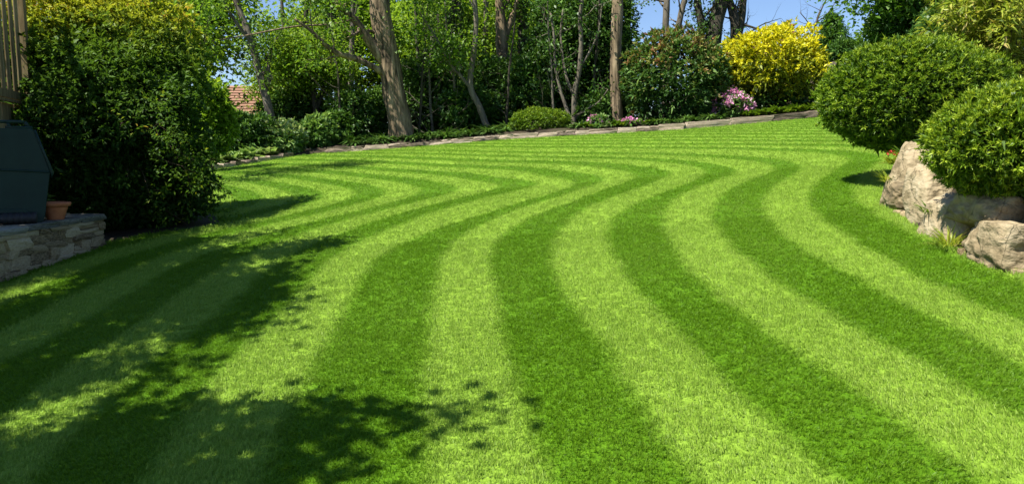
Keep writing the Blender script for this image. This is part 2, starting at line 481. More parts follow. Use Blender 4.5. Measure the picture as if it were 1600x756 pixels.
def make_tree(name, label, trunk_px, y, widths, mat, crown=None, limbs=(), seed=1, top=None, start=0.4, nb=14, blen=2.6, depth=1,
              leaf='leaf_tree', L=0.13, W=0.075, per=26, csize=0.34, tint0=0.5, group=None, seg=10, up=0.35, keep=None, bare=False, stems=(), down=0.0, root_flare=1.25, xaim=0.0, limb_leaf=0.6, ivy=0):
    """trunk_px: pixel line of the trunk from the foot up; y: distance of the foot"""
    r = np.random.default_rng(seed)
    pts = [at(u, v, y) for u, v in trunk_px]
    foot = pts[0].copy(); gz = float(T(foot[0], y))
    if foot[2] > gz:
        pts.insert(0, np.array([foot[0], y, gz]))
    base = np.array([pts[0][0], y, gz]); 
    pts[0] = np.array([base[0], y, gz - 0.15])
    w = [x * y / F for x in widths]
    while len(w) < len(pts): w.insert(0, w[0] * 1.02)
    if top is not None:           # the stem goes on above the picture
        d = unit(pts[-1] - pts[-2]); 
        k = 4
        for i in range(k):
            d = unit(d + r.normal(size=3) * 0.12 + np.array([0, 0, 0.25]))
            pts.append(pts[-1] + d * (top - pts[-1][2]) / (k - i) if pts[-1][2] < top else pts[-1] + d)
            w.append(w[-1] * 0.72)
    sp = smooth_poly(pts, 4)
    tw = np.interp(np.linspace(0, 1, len(sp)), np.linspace(0, 1, len(pts)), w)
    rad = tw / 2; rad[0] *= root_flare; 
    if len(rad) > 2: rad[1] *= 1 + (root_flare - 1) * 0.4
    root = thing(name, label, 'tree', base, group)
    mb = MB()
    mb.tube(sp, rad, seg, rough=0.07, ph=seed)
    tips = []
    for (lp, lw, dy) in limbs:
        lpts = [at(u, v, y + dy * i / max(1, len(lp) - 1)) for i, (u, v) in enumerate(lp)]
        ls = smooth_poly(lpts, 4)
        lr = np.interp(np.linspace(0, 1, len(ls)), np.linspace(0, 1, len(lw)), lw) * y / F / 2
        mb.tube(ls, lr, 7, cap=True, rough=0.05, ph=seed)
        for i in range(len(ls) // 3, len(ls), 1):
            if r.random() < limb_leaf:
                grow(mb, ls[i], unit(r.normal(size=3) + np.array([0, 0, 0.5])), blen * r.uniform(0.3, 0.6), lr[i] * 0.5, r, tips, 1)
        tips.append(ls[-1])
    cum = np.linspace(0, 1, len(sp))
    for i in range(nb):
        t = start + (1 - start) * (i + r.random()) / nb
        j = min(int(t * (len(sp) - 1)), len(sp) - 2)
        a = r.uniform(0, 2 * math.pi)
        dd = unit(np.array([math.cos(a) + xaim, math.sin(a), up + 0.5 * t]))
        ln = blen * r.uniform(0.6, 1.15) * (1.1 - 0.45 * (t - start) / (1 - start + 1e-6))
        grow(mb, sp[j], dd, ln, min(rad[j] * 0.42, 0.045 if bare else 0.12), r, tips, 2 if bare else depth)
    trunk = mb.build('trunk', mat, root, smooth=True, origin=base)
    if ivy:
        q = r.integers(0, len(sp) - 3, ivy); f_ = r.random(ivy)[:, None]
        SPA = np.array(sp); C = SPA[q] * (1 - f_) + SPA[q + 1] * f_ + r.normal(size=(ivy, 3)) * np.array([1, 1, .5]) * (np.asarray(rad)[q][:, None] * 1.1 + .06)
        V, tn = cluster_leaves(C, .12, 14, .13, .085, seed + 17, tint0=.45)
        leaf_obj('ivy', V, tn, M['leaf_dark'], root, base)
    if not bare and tips:
        C = np.array(tips)
        if keep is not None: C = C[keep(C)]
        if len(C):
            V, tn = cluster_leaves(C, csize * r.uniform(0.6, 1.4, len(C)), per, L, W, seed + 7, tint0=tint0, down=down)
            # leaves only above the ground
            leaf_obj('crown', V, tn, M[leaf], root, base)
    return root

def shrub(name, label, c_px, r_px, y, n, leaf, L, W, seed, ry=None, cat='shrub', group=None, stems=6, stem_mat='twig', foot=None, **kw):
    """bush whose middle is seen at pixel c_px with pixel half-sizes r_px at distance y"""
    c = at(c_px[0], c_px[1], y)
    rx = r_px[0] * y / F; rz = r_px[1] * y / F
    gz = float(T(c[0], y)) + GEX(c[0], y)
    base = np.array([c[0], y, gz])
    root = thing(name, label, cat, base, group)
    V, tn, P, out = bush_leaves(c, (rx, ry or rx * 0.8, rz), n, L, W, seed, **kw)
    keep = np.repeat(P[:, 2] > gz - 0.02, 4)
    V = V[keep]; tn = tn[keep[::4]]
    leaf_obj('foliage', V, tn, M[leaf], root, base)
    if stems:
        r = np.random.default_rng(seed + 5)
        mb = MB()
        for i in range(stems):
            a = r.uniform(0, 6.28)
            p0 = base + np.array([math.cos(a), math.sin(a), 0]) * rx * 0.12 + np.array([0, 0, -0.08])
            q = r.integers(0, len(P)); p2 = P[q] * 0.85 + c * 0.15
            if p2[2] < gz + 0.3 * rz: p2[2] = gz + rz
            p1 = (p0 + p2) / 2 + r.normal(size=3) * 0.08 * rx; 
            mb.tube(smooth_poly([p0, p1, p2], 3), np.linspace(0.022, 0.008, 7) * max(1, rx / 1.0), 5, cap=False)
        mb.build('stems', M[stem_mat], root, smooth=True, origin=base)
    return root

# ------------------------------------------------------------------ raised beds next to the lawn
def GEX(x, y):
    """soil height above the natural ground outside the lawn"""
    sd = sd_poly(np.atleast_1d(x), np.atleast_1d(y), LAWN)
    x = np.atleast_1d(x).astype(float); y = np.atleast_1d(y).astype(float)
    h = -0.09 + 0.13 * sstep(-0.02, 0.10, sd)
    far = sstep(23.0, 23.6, y) * sstep(-7.4, -6.2, x)
    h = h + far * 0.16 * sstep(0.10, 0.32, sd)
    right = (1 - sstep(8.2, 9.4, y)) * sstep(3.0, 3.4, x)
    h = h + right * 0.46 * sstep(0.18, 0.5, sd)
    left = (1 - sstep(8.9, 9.5, y)) * (1 - sstep(-5.2, -5.0, x))
    h = h + left * 0.30 * sstep(0.15, 0.3, sd)
    return h if h.size > 1 else float(h[0])

# ground sheet: fine near, coarse far, out to the horizon
gx = np.unique(np.concatenate([np.linspace(-900, -60, 15), np.linspace(-60, -14, 24), np.arange(-14, 14.01, 0.14), np.linspace(14, 60, 24), np.linspace(60, 900, 15)]))
gy = np.unique(np.concatenate([np.linspace(-60, -5, 10), np.arange(-5, 33, 0.14), np.linspace(33, 80, 26), np.linspace(80, 1500, 20)]))
X, Y = np.meshgrid(gx, gy)
Z = T(X, Y) + GEX(X.ravel(), Y.ravel()).reshape(X.shape)
wv = waves(3, 10, 3.0)
Z = Z + np.where(GEX(X.ravel(), Y.ravel()).reshape(X.shape) > 0, 0.012, 0) * wv(np.stack([X.ravel(), Y.ravel(), 0 * X.ravel()], 1)).reshape(X.shape)
nx, ny = len(gx), len(gy)
idx = np.arange(nx * ny).reshape(ny, nx)
FQ = np.stack([idx[:-1, :-1], idx[:-1, 1:], idx[1:, 1:], idx[1:, :-1]], -1).reshape(-1, 4)
g_o = link('ground', mesh_np('ground', np.stack([X.ravel(), Y.ravel(), Z.ravel()], 1), FQ, True), M['soil'])
tag(g_o, kind='structure', label='dark planting soil around and beyond the lawn')

# ------------------------------------------------------------------ lawn with mown stripes
BND = {   # edges between stripes traced from the photograph, foot of the picture upwards
 0: [(225, 756), (270, 680), (330, 600), (369, 552), (405, 520), (441, 489), (472, 453), (508, 412), (553, 382), (598, 363), (637, 346), (680, 330), (756, 309), (805, 299), (854, 287), (831, 281), (775, 278)],
 1: [(400, 756), (450, 650), (504, 537), (527, 494), (555, 447), (584, 405), (650, 370), (700, 352), (737, 341), (794, 322), (850, 306), (887, 295), (904, 287), (887, 279), (842, 275)],
 2: [(660, 756), (660, 680), (662, 600), (666, 541), (678, 471), (687, 410), (700, 390), (722, 367), (756, 349), (794, 332), (842, 313), (887, 302), (925, 292), (952, 279), (932, 272), (887, 269)],
 3: [(857, 756), (838, 683), (814, 612), (791, 541), (777, 471), (763, 410), (768, 390), (775, 375), (805, 352), (850, 330), (895, 315), (940, 298), (977, 285), (996, 276), (985, 268), (944, 264)],
 4: [(1085, 756), (1075, 723), (1030, 678), (998, 625), (951, 551), (899, 485), (869, 435), (863, 405), (864, 386), (872, 364), (895, 337), (932, 317), (981, 300), (1030, 283), (1054, 272), (1034, 264), (1000, 260)],
 5: [(1310, 756), (1224, 678), (1164, 624), (1109, 564), (1050, 504), (1000, 458), (970, 420), (955, 394), (947, 367), (955, 341), (977, 326), (1011, 311), (1056, 294), (1094, 279), (1105, 268), (1090, 261), (1060, 257)],
 6: [(1540, 756), (1448, 688), (1378, 634), (1299, 584), (1224, 539), (1149, 484), (1084, 430), (1064, 401), (1045, 375), (1036, 352), (1039, 330), (1052, 311), (1079, 296), (1112, 284), (1146, 275), (1156, 268), (1139, 261), (1105, 255), (1056, 250)],
 7: [(1600, 659), (1498, 599), (1398, 544), (1299, 489), (1199, 430), (1150, 394), (1131, 367), (1109, 337), (1116, 315), (1135, 297), (1169, 281), (1205, 271), (1219, 264), (1187, 253), (1131, 248)],
 8: [(1600, 572), (1522, 529), (1423, 480), (1318, 425), (1234, 377), (1199, 341), (1191, 322), (1197, 304), (1214, 288), (1244, 272), (1255, 261), (1236, 253), (1199, 247), (1150, 244), (1075, 241), (1000, 239), (800, 236.5), (600, 234.5)],
 9: [(1600, 504), (1537, 480), (1448, 440), (1338, 378), (1290, 345), (1262, 318), (1268, 295), (1289, 276), (1312, 262), (1330, 252), (1322, 244), (1270, 238)],
}
def trace(pts):
    W_ = np.array([ground(u, v)[:2] for u, v in pts])
    keep = [0]
    for i in range(1, len(W_)):
        if W_[i, 1] > W_[keep[-1], 1] + 0.02: keep.append(i)
    return W_[keep]
CUR = {k: trace(v) for k, v in BND.items()}
YG = np.arange(-4, 27.01, 0.1)
g8 = CUR[8]; g5 = CUR[5]
def ext(c, y, lo_s=0.0, hi_s=-1.0):
    x = np.interp(y, c[:, 1], c[:, 0])
    x = np.where(y < c[0, 1], c[0, 0] + lo_s * (y - c[0, 1]), x)
    return np.where(y > c[-1, 1], c[-1, 0] + hi_s * (y - c[-1, 1]), x)
far_g = ext(g8, YG)
near_g = ext(g5, YG, lo_s=-0.25)
XB = np.zeros((10, len(YG)))
for k in range(10):
    c = CUR[k]
    x = np.interp(YG, c[:, 1], c[:, 0])
    fy = np.interp(c[-1, 1], YG, far_g); ny_ = np.interp(c[0, 1], YG, near_g)
    x = np.where(YG > c[-1, 1], c[-1, 0] + far_g - fy, x)
    x = np.where(YG < c[0, 1], c[0, 0] + near_g - ny_, x)
    ker = np.exp(-np.linspace(-2, 2, 9) ** 2); ker /= ker.sum()
    ker2 = np.exp(-np.linspace(-2, 2, 19) ** 2); ker2 /= ker2.sum()
    xa = np.convolve(np.pad(x, 4, mode='edge'), ker, 'valid'); xc = np.convolve(np.pad(x, 9, mode='edge'), ker2, 'valid')
    XB[k] = xa + (xc - xa) * sstep(8.5, 10.5, YG)
for k in range(1, 10): XB[k] = np.maximum(XB[k], XB[k - 1] + 0.33)

ker3 = np.exp(-np.linspace(-2, 2, 61) ** 2); ker3 /= ker3.sum()
X0S = np.convolve(np.pad(XB[0], 30, mode='reflect', reflect_type='odd'), ker3, 'valid')

def phase(x, y):
    """stripe number, counted across the lawn; even ones lean away"""
    x = np.asarray(x, float); y = np.asarray(y, float)
    iy = np.clip((y - YG[0]) / 0.1, 0, len(YG) - 1.001); i0 = iy.astype(int); t = iy - i0
    xb = XB[:, i0] * (1 - t) + XB[:, i0 + 1] * t
    w = 0.535
    x0s = X0S[i0] * (1 - t) + X0S[i0 + 1] * t
    k0 = np.clip((xb[0] - x) / 2.2, 0, 1) * sstep(8.5, 10.5, y)
    ph = (x - (xb[0] * (1 - k0) + x0s * k0)) / w
    for k in range(9):
        m = (x >= xb[k]) & (x < xb[k + 1])
        ph = np.where(m, k + (x - xb[k]) / (xb[k + 1] - xb[k]), ph)
    return np.where(x >= xb[9], 9 + (x - xb[9]) / w, ph)

LX = np.arange(-12.2, 13.0, 0.1); LY = np.arange(-3.5, 25.6, 0.1)
X, Y = np.meshgrid(LX, LY)
wz = waves(9, 12, 1.1)
Z = T(X, Y) + 0.006 * wz(np.stack([X.ravel(), Y.ravel(), 0 * X.ravel()], 1)).reshape(X.shape)
sdl = sd_poly(X, Y, LAWN).reshape(X.shape)
idx = np.arange(X.size).reshape(X.shape)
FQ = np.stack([idx[:-1, :-1], idx[:-1, 1:], idx[1:, 1:], idx[1:, :-1]], -1).reshape(-1, 4)
ok = (sdl.ravel()[FQ] < 0.14).all(1)
FQ = FQ[ok]
used = np.unique(FQ); rem = np.full(X.size, -1); rem[used] = np.arange(len(used))
LV = np.stack([X.ravel(), Y.ravel(), Z.ravel()], 1)[used]
lawn_me = mesh_np('lawn', LV, rem[FQ], True, {'phase': phase(LV[:, 0], LV[:, 1])})
GL = dict(light=(.226, .366, .040), light2=(.31, .43, .055), dark=(.102, .225, .003), dark2=(.135, .26, .006))  # stripe tones: the sheen of bent grass put into the colour
m, nt, p, out = new_mat('lawn_grass')
a = node(nt, 'ShaderNodeAttribute', attribute_name='phase')
tc = node(nt, 'ShaderNodeTexCoord')
nz = node(nt, 'ShaderNodeTexNoise'); nz.inputs['Scale'].default_value = 5.0; nz.inputs['Detail'].default_value = 5
nt.links.new(tc.outputs['Object'], nz.inputs[0])
wob = node(nt, 'ShaderNodeMath', operation='MULTIPLY_ADD'); wob.inputs[1].default_value = 0.16; 
nt.links.new(nz.outputs[0], wob.inputs[0])
sb = node(nt, 'ShaderNodeMath', operation='ADD'); sb.inputs[1].default_value = -0.08
nt.links.new(a.outputs['Fac'], sb.inputs[0]); nt.links.new(sb.outputs[0], wob.inputs[2])
pi = node(nt, 'ShaderNodeMath', operation='MULTIPLY'); pi.inputs[1].default_value = math.pi
sn = node(nt, 'ShaderNodeMath', operation='SINE')
nt.links.new(wob.outputs[0], pi.inputs[0]); nt.links.new(pi.outputs[0], sn.inputs[0])
mr = node(nt, 'ShaderNodeMapRange'); mr.inputs[1].default_value = -0.35; mr.inputs[2].default_value = 0.35
nt.links.new(sn.outputs[0], mr.inputs[0])
n2 = node(nt, 'ShaderNodeTexNoise'); n2.inputs['Scale'].default_value = 38.0; n2.inputs['Detail'].default_value = 4; n2.inputs['Roughness'].default_value = 0.7
nt.links.new(tc.outputs['Object'], n2.inputs[0])
rl = ramp(nt, [(0.3, (.115, .205, .016)), (0.5, (.165, .275, .022)), (0.72, GL['light'])])
rd = ramp(nt, [(0.3, (.045, .12, .002)), (0.5, (.068, .16, .002)), (0.72, GL['dark'])])
nt.links.new(n2.outputs[0], rl.inputs[0]); nt.links.new(n2.outputs[0], rd.inputs[0])
mx = node(nt, 'ShaderNodeMixRGB'); nt.links.new(mr.outputs[0], mx.inputs[0])
nt.links.new(rd.outputs[0], mx.inputs[1]); nt.links.new(rl.outputs[0], mx.inputs[2])
nt.links.new(mx.outputs[0], p.inputs['Base Color'])
p.inputs['Roughness'].default_value = 0.75; p.inputs['Specular IOR Level'].default_value = 0.15
n3 = node(nt, 'ShaderNodeTexNoise'); n3.inputs['Scale'].default_value = 55.0; n3.inputs['Detail'].default_value = 4
nt.links.new(tc.outputs['Object'], n3.inputs[0])
b = node(nt, 'ShaderNodeBump'); b.inputs['Strength'].default_value = 0.55; b.inputs['Distance'].default_value = 0.03
nt.links.new(n3.outputs[0], b.inputs['Height']); nt.links.new(b.outputs[0], p.inputs['Normal'])
M['lawn'] = m
lawn_o = link('lawn', lawn_me, M['lawn'])
tag(lawn_o, kind='structure', label='striped green lawn mown in curving light and dark bands')

# grass blades: one tuft, set out over the lawn by geometry nodes, leaning along the mowing
def tuft_mesh(seed, nblade=18, rad=0.030, h=0.023, w=0.0023):
    r = np.random.default_rng(seed)
    V = []; Fs = []; tn = []
    for i in range(nblade):
        a = r.uniform(0, 6.28); q = rad * math.sqrt(r.random())
        p = np.array([q * math.cos(a), q * math.sin(a), -0.004])
        az = r.uniform(0, 6.28); hh = h * r.uniform(0.6, 1.25); bend = r.uniform(0.15, 0.8)
        d = np.array([math.cos(az), math.sin(az), 0]); s = np.array([-d[1], d[0], 0]) * w * r.uniform(0.7, 1.3)
        p1 = p + np.array([0, 0, hh * 0.62]) + d * hh * bend * 0.35
        p2 = p + np.array([0, 0, hh * (1 - 0.3 * bend)]) + d * hh * bend
        k = len(V)
        V += [p - s / 2, p + s / 2, p1 + s * .45, p1 - s * .45, p2]
        Fs += [(k, k + 1, k + 2), (k, k + 2, k + 3), (k + 3, k + 2, k + 4)]
        tn += [r.random()] * 5
    return mesh_np('grass_tuft', np.array(V), np.array(Fs), False, {'blade': np.array(tn)})

m, nt, p, out = new_mat('grass_blade')
a = node(nt, 'ShaderNodeAttribute', attribute_name='stripe', attribute_type='INSTANCER')
bl = node(nt, 'ShaderNodeAttribute', attribute_name='blade')
rl = ramp(nt, [(0, (.18, .305, .024)), (0.5, GL['light']), (0.9, (.31, .44, .06)), (1, (.40, .48, .12))])
rd = ramp(nt, [(0, (.072, .178, .002)), (0.5, GL['dark']), (1, (.145, .28, .008))])
nt.links.new(bl.outputs['Fac'], rl.inputs[0]); nt.links.new(bl.outputs['Fac'], rd.inputs[0])
mx = node(nt, 'ShaderNodeMixRGB'); nt.links.new(a.outputs['Fac'], mx.inputs[0])
nt.links.new(rd.outputs[0], mx.inputs[1]); nt.links.new(rl.outputs[0], mx.inputs[2])
nt.links.new(mx.outputs[0], p.inputs['Base Color'])
p.inputs['Roughness'].default_value = 0.5; p.inputs['Specular IOR Level'].default_value = 0.25
tr = node(nt, 'ShaderNodeBsdfTranslucent'); nt.links.new(mx.outputs[0], tr.inputs[0])
ms = node(nt, 'ShaderNodeMixShader'); ms.inputs[0].default_value = 0.35
nt.links.new(p.outputs[0], ms.inputs[1]); nt.links.new(tr.outputs[0], ms.inputs[2]); nt.links.new(ms.outputs[0], out.inputs[0])
M['blade'] = m

def scatter_grass():
    r = np.random.default_rng(77)
    PX, PY, SC = [], [], []
    for y0, y1, dens, sc in ((2.4, 5.0, 2600, .9), (5.0, 8.0, 1500, 1.0), (8.0, 12.0, 640, 1.35), (12.0, 17.0, 240, 1.8), (17.0, 25.1, 150, 2.2)):
        x1 = min(0.75 * y1 + 0.5, 12.5)
        n = int(dens * (y1 - y0) * 2 * x1)
        x = r.uniform(-x1, x1, n); y = r.uniform(y0, y1, n)
        k = np.abs(x) < 0.73 * y + 0.4
        x, y = x[k], y[k]
        s = sd_poly(x, y, LAWN); k = s < 0.03
        PX.append(x[k]); PY.append(y[k]); SC.append(sc * r.uniform(0.75, 1.25, k.sum()))
    # longer uncut fringe against the walls, boulders and beds
    x = r.uniform(-7, 6, 90000); y = r.uniform(2.4, 13, 90000); s = sd_poly(x, y, LAWN)
    k = (s > -0.06) & (s < 0.05) & (np.abs(x) < 0.73 * y + 0.4)
    PX.append(x[k]); PY.append(y[k]); SC.append(r.uniform(1.0, 1.4, k.sum())); fringe = k.sum()
    x = np.concatenate(PX); y = np.concatenate(PY); sc = np.concatenate(SC)
    n = len(x)
    tall = np.ones(n); tall[n - fringe:] = r.uniform(1.3, 2.6, fringe)
    z = T(x, y) + 0.006 * wz(np.stack([x, y, 0 * x], 1))
    wob = 0.04 * waves(21, 10, 9.0)(np.stack([x, y, 0 * x], 1)) + r.normal(size=n) * 0.02
    ph = phase(x, y) + wob
    sn = np.sin(math.pi * ph)
    st = np.clip(sn / 0.36 * 0.5 + 0.5, 0, 1)
    tone = 0.09 * waves(31, 10, 2.2)(np.stack([x, y, 0 * x], 1)) + 0.05 * waves(32, 10, 11.0)(np.stack([x, y * .4, 0 * x], 1))
    st = np.clip(0.07 + 0.84 * st + tone + r.normal(size=n) * 0.05, 0, 1)
    e = 0.05
    gx_ = (phase(x + e, y) - phase(x - e, y)); gy_ = (phase(x, y + e) - phase(x, y - e))
    tx, ty = -gy_, gx_
    ln = np.hypot(tx, ty) + 1e-9; tx /= ln; ty /= ln        # along the stripe, away from the foot of the picture
    sgn = np.where(st > 0.5, 1.0, -1.0)
    dx, dy = tx * sgn, ty * sgn
    lean = np.radians(np.where(st > 0.5, 34, 26)) + r.normal(size=n) * 0.16
    rz = r.uniform(0, 6.28, n)
    az = np.arctan2(dy, dx) + r.normal(size=n) * 0.35
    # rotation: Rz(az) * Ry(lean) * Rz(rz - az), as Euler XYZ
    ca, sa, cl, sl = np.cos(az), np.sin(az), np.cos(lean), np.sin(lean)
    cb, sb_ = np.cos(rz), np.sin(rz)
    r00 = ca * cl * cb - sa * sb_; r10 = sa * cl * cb + ca * sb_; r20 = -sl * cb
    r21 = sl * sb_; r22 = cl
    ey = np.arcsin(np.clip(-r20, -1, 1)); ex = np.arctan2(r21, r22); ez = np.arctan2(r10, r00)
    me = bpy.data.meshes.new('grass')
    me.vertices.add(n); me.vertices.foreach_set('co', np.stack([x, y, z], 1).astype(np.float32).ravel())
    for nm, v in (('stripe', st),):
        t = me.attributes.new(nm, 'FLOAT', 'POINT'); t.data.foreach_set('value', v.astype(np.float32))
    t = me.attributes.new('turn', 'FLOAT_VECTOR', 'POINT'); t.data.foreach_set('vector', np.stack([ex, ey, ez], 1).astype(np.float32).ravel())
    t = me.attributes.new('size', 'FLOAT_VECTOR', 'POINT'); t.data.foreach_set('vector', np.stack([sc, sc, np.minimum(sc, 1.15) * tall], 1).astype(np.float32).ravel())
    o = link('grass', me)
    tag(o, 'short mown grass blades of the striped lawn', 'grass', kind='stuff')
    tuft = bpy.data.objects.new('grass_tuft', tuft_mesh(4)); tuft.data.materials.append(M['blade'])
    ng = bpy.data.node_groups.new('set_out_tufts', 'GeometryNodeTree')
    ng.interface.new_socket('Geometry', in_out='INPUT', socket_type='NodeSocketGeometry')
    ng.interface.new_socket('Geometry', in_out='OUTPUT', socket_type='NodeSocketGeometry')
    gi = ng.nodes.new('NodeGroupInput'); go = ng.nodes.new('NodeGroupOutput')
    inst = ng.nodes.new('GeometryNodeInstanceOnPoints')
    oi = ng.nodes.new('GeometryNodeObjectInfo'); oi.inputs['Object'].default_value = tuft
    oi.inputs['As Instance'].default_value = True
    na = ng.nodes.new('GeometryNodeInputNamedAttribute'); na.data_type = 'FLOAT_VECTOR'; na.inputs[0].default_value = 'turn'
    nb = ng.nodes.new('GeometryNodeInputNamedAttribute'); nb.data_type = 'FLOAT_VECTOR'; nb.inputs[0].default_value = 'size'
    e2r = ng.nodes.new('FunctionNodeEulerToRotation')
    ng.links.new(gi.outputs[0], inst.inputs['Points']); ng.links.new(oi.outputs['Geometry'], inst.inputs['Instance'])
    ng.links.new(na.outputs[0], e2r.inputs[0]); ng.links.new(e2r.outputs[0], inst.inputs['Rotation'])
    ng.links.new(nb.outputs[0], inst.inputs['Scale']); ng.links.new(inst.outputs[0], go.inputs[0])
    md = o.modifiers.new('tufts', 'NODES'); md.node_group = ng
    print('grass tufts', n)
scatter_grass()
# ------------------------------------------------------------------ stones
def stone_variant(seed, cuts=2, rnd=0.30, amp=0.06):
    """rough rounded block of unit size"""
    bm = bmesh.new(); bmesh.ops.create_cube(bm, size=1.0)
    bmesh.ops.subdivide_edges(bm, edges=bm.edges[:], cuts=cuts, use_grid_fill=True)
    g = waves(seed, 8, 5.0); g2 = waves(seed + 50, 8, 11.0); r = np.random.default_rng(seed)
    sh = r.uniform(-0.13, 0.13, 4)
    for v in bm.verts:
        p = np.array(v.co)
        q = p * (1 - rnd * 0.5) + unit(p) * 0.62 * rnd * 0.8
        q = q * (1 + amp * g(q[None])[0] + amp * 0.5 * g2(q[None])[0])
        q[0] += sh[0] * q[2]; q[2] += sh[1] * q[0] * 0.8; q[0] += sh[2] * q[2] * q[1]
        v.co = q
    me = bpy.data.meshes.new('stone'); bm.to_mesh(me); bm.free()
    return me
STONES = [stone_variant(100 + i) for i in range(9)]
EDGE_ST = [stone_variant(200 + i, cuts=3, rnd=0.22, amp=0.075) for i in range(8)]
CAPS = [stone_variant(300 + i, cuts=3, rnd=0.16, amp=0.035) for i in range(5)]
for me in STONES: me.materials.append(M['wall_stone'])
for me in EDGE_ST: me.materials.append(M['edge_stone'])
for me in CAPS: me.materials.append(M['cap_stone'])

# ------------------------------------------------------------------ left: retaining wall, screen, bin, pot
WL = np.array([(-5.30, 5.6), (-5.26, 6.6), (-5.22, 7.4), (-5.18, 8.2), (-5.14, 8.8), (-5.12, 9.14)])
wl_len = np.concatenate([[0], np.cumsum(np.hypot(*np.diff(WL, axis=0).T))])
def wl(s):
    p = np.array([np.interp(s, wl_len, WL[:, 0]), np.interp(s, wl_len, WL[:, 1])])
    q = np.array([np.interp(s + .05, wl_len, WL[:, 0]), np.interp(s + .05, wl_len, WL[:, 1])])
    return p, math.atan2(q[1] - p[1], q[0] - p[0])
WTOP = lambda y: 0.80 + 0.028 * (y - 7.6)
lw = thing('stone_wall', 'low mossy rubble stone retaining wall under the green bin', 'wall', (-5.2, 7.5, float(T(-5.2, 7.5))))
lwo = np.array(lw.location)
rs = np.random.default_rng(42)
def put_child(name, me, parent, loc, rot, scale):
    o = bpy.data.objects.new(name, me); COL.objects.link(o); o.parent = parent
    o.location = Vector(loc) - parent.location; o.rotation_euler = rot; o.scale = scale
    return o
courses = [0.0, 0.12, 0.215, 0.30, 0.40, 0.475]
hw = 0.52
# irregular rubble: columns of random width split into stones of random height, shifted course by course
z0s = 0.0; row = 0
while z0s < hw - 0.03:
    h = min([0.11, 0.145, 0.085, 0.12, 0.10][row % 5], hw - z0s)
    s = 0.02 + rs.uniform(0, 0.1)
    while s < wl_len[-1] - 0.03:
        ln = min(rs.choice([0.12, 0.17, 0.22, 0.28, 0.34]) * rs.uniform(0.85, 1.15), wl_len[-1] - s + 0.01)
        parts = [(z0s, h)] if (rs.random() > 0.22 or h < 0.1) else [(z0s, h * 0.48), (z0s + h * 0.5, h * 0.5)]
        for zb, hh in parts:
            p, a = wl(s + ln / 2)
            base = float(T(p[0] + .1, p[1]))
            k = (WTOP(p[1]) - 0.055 - base + 0.04) / hw
            put_child('stone', STONES[rs.integers(0, 9)], lw,
                      (p[0] + rs.uniform(-0.012, 0.014), p[1], base - 0.04 + (zb + hh / 2) * k), (rs.uniform(-.04, .04), rs.uniform(-.05, .05), a + rs.uniform(-.05, .05) + (math.pi if rs.random() < .5 else 0)),
                      (ln * 1.0, 0.20 + rs.uniform(-.02, .02), hh * k * 0.985))
        s += ln + 0.006
    z0s += h; row += 1
s = 0.0
while s < wl_len[-1] - 0.02:
    ln = min(rs.uniform(0.32, 0.55), wl_len[-1] - s + 0.02)
    p, a = wl(s + ln / 2)
    put_child('capstone', CAPS[rs.integers(0, 5)], lw, (p[0] - 0.06, p[1], WTOP(p[1]) - 0.028), (rs.uniform(-.02, .02), rs.uniform(-.02, .02), a), (ln * 0.99, 0.36, 0.06))
    s += ln + 0.004
mb = MB()
for i in range(24):
    p, a = wl(wl_len[-1] * (i + .5) / 24); b = float(T(p[0], p[1]))
    mb.box((p[0] - 0.03, p[1], (b - 0.1 + WTOP(p[1]) - 0.07) / 2), (0.15, wl_len[-1] / 24 * 1.02, WTOP(p[1]) - 0.07 - b + 0.1), None)
mb.build('mortar_core', M['mortar'], lw, origin=lwo)
# end return of the wall, running back under the shrub
for j, (zz, hh) in enumerate(((0.06, .13), (.19, .12), (.31, .12), (.42, .10))):
    for i in range(3):
        put_child('stone', STONES[(i * 2 + j) % 9], lw, (-5.30 - i * .26 - (j % 2) * .06, 9.13, float(T(-5.3, 9.1)) + zz - .05), (0, 0, rs.uniform(-.05, .05)), (.26, .2, hh))

pt = MB(); pt.box((-6.9, 6.2, 0.70), (3.3, 6.3, 0.12))
po = pt.build('patio', M['patio'], origin=(0, 0, 0)); tag(po, 'raised paved patio behind the low stone wall', kind='structure')

# slatted wooden screen with its post
fa = np.array([-6.38, 9.95]); fb = np.array([-6.03, 8.75]); fdir = (fb - fa) / np.linalg.norm(fb - fa); fnor = np.array([-fdir[1], fdir[0]]); 
if fnor[0] < 0: fnor = -fnor
fang = math.atan2(fdir[1], fdir[0])
scr = thing('wooden_screen', 'weathered slatted wooden garden screen standing behind the green bin', 'fence', (fa[0], fa[1], 0.76))
so = np.array(scr.location)
def fpos(t, n=0.0): q = fa + fdir * t + fnor * n; return q
def fbox(name, t0, t1, z0, z1, n, th, tilt=0.0):
    q = fpos((t0 + t1) / 2, n)
    b = MB(); b.box((0, 0, 0), (t1 - t0, th, z1 - z0), Matrix.Rotation(fang, 3, 'Z') @ Matrix.Rotation(tilt, 3, 'Y'))
    o = b.build(name, M['fence_wood'], scr, bevel=0.004)
    o.location = Vector((q[0], q[1], (z0 + z1) / 2)) - scr.location
    return o
fbox('post', -0.05, 0.055, 0.76, 4.1, 0.0, 0.105)
fbox('post', 1.52, 1.62, 0.76, 4.2, 0.0, 0.10)
for z in (2.30, 3.85, 0.98): fbox('rail', 0.06, 1.51, z - .05, z + .05, 0.018, 0.045)
fbox('rail', 0.06, 1.51, 2.20, 2.235, 0.045, 0.05)
t = 0.10
i = 0
while t < 1.36:
    fbox('slat', t, t + 0.12, 2.36, 4.0, -0.012 + 0.004 * (i % 2), 0.018, rs.uniform(-.006, .006))
    fbox('board', t - 0.03, t + 0.17, 0.85, 2.19, -0.016 + 0.004 * (i % 2), 0.018, rs.uniform(-.004, .004))
    t += 0.205; i += 1

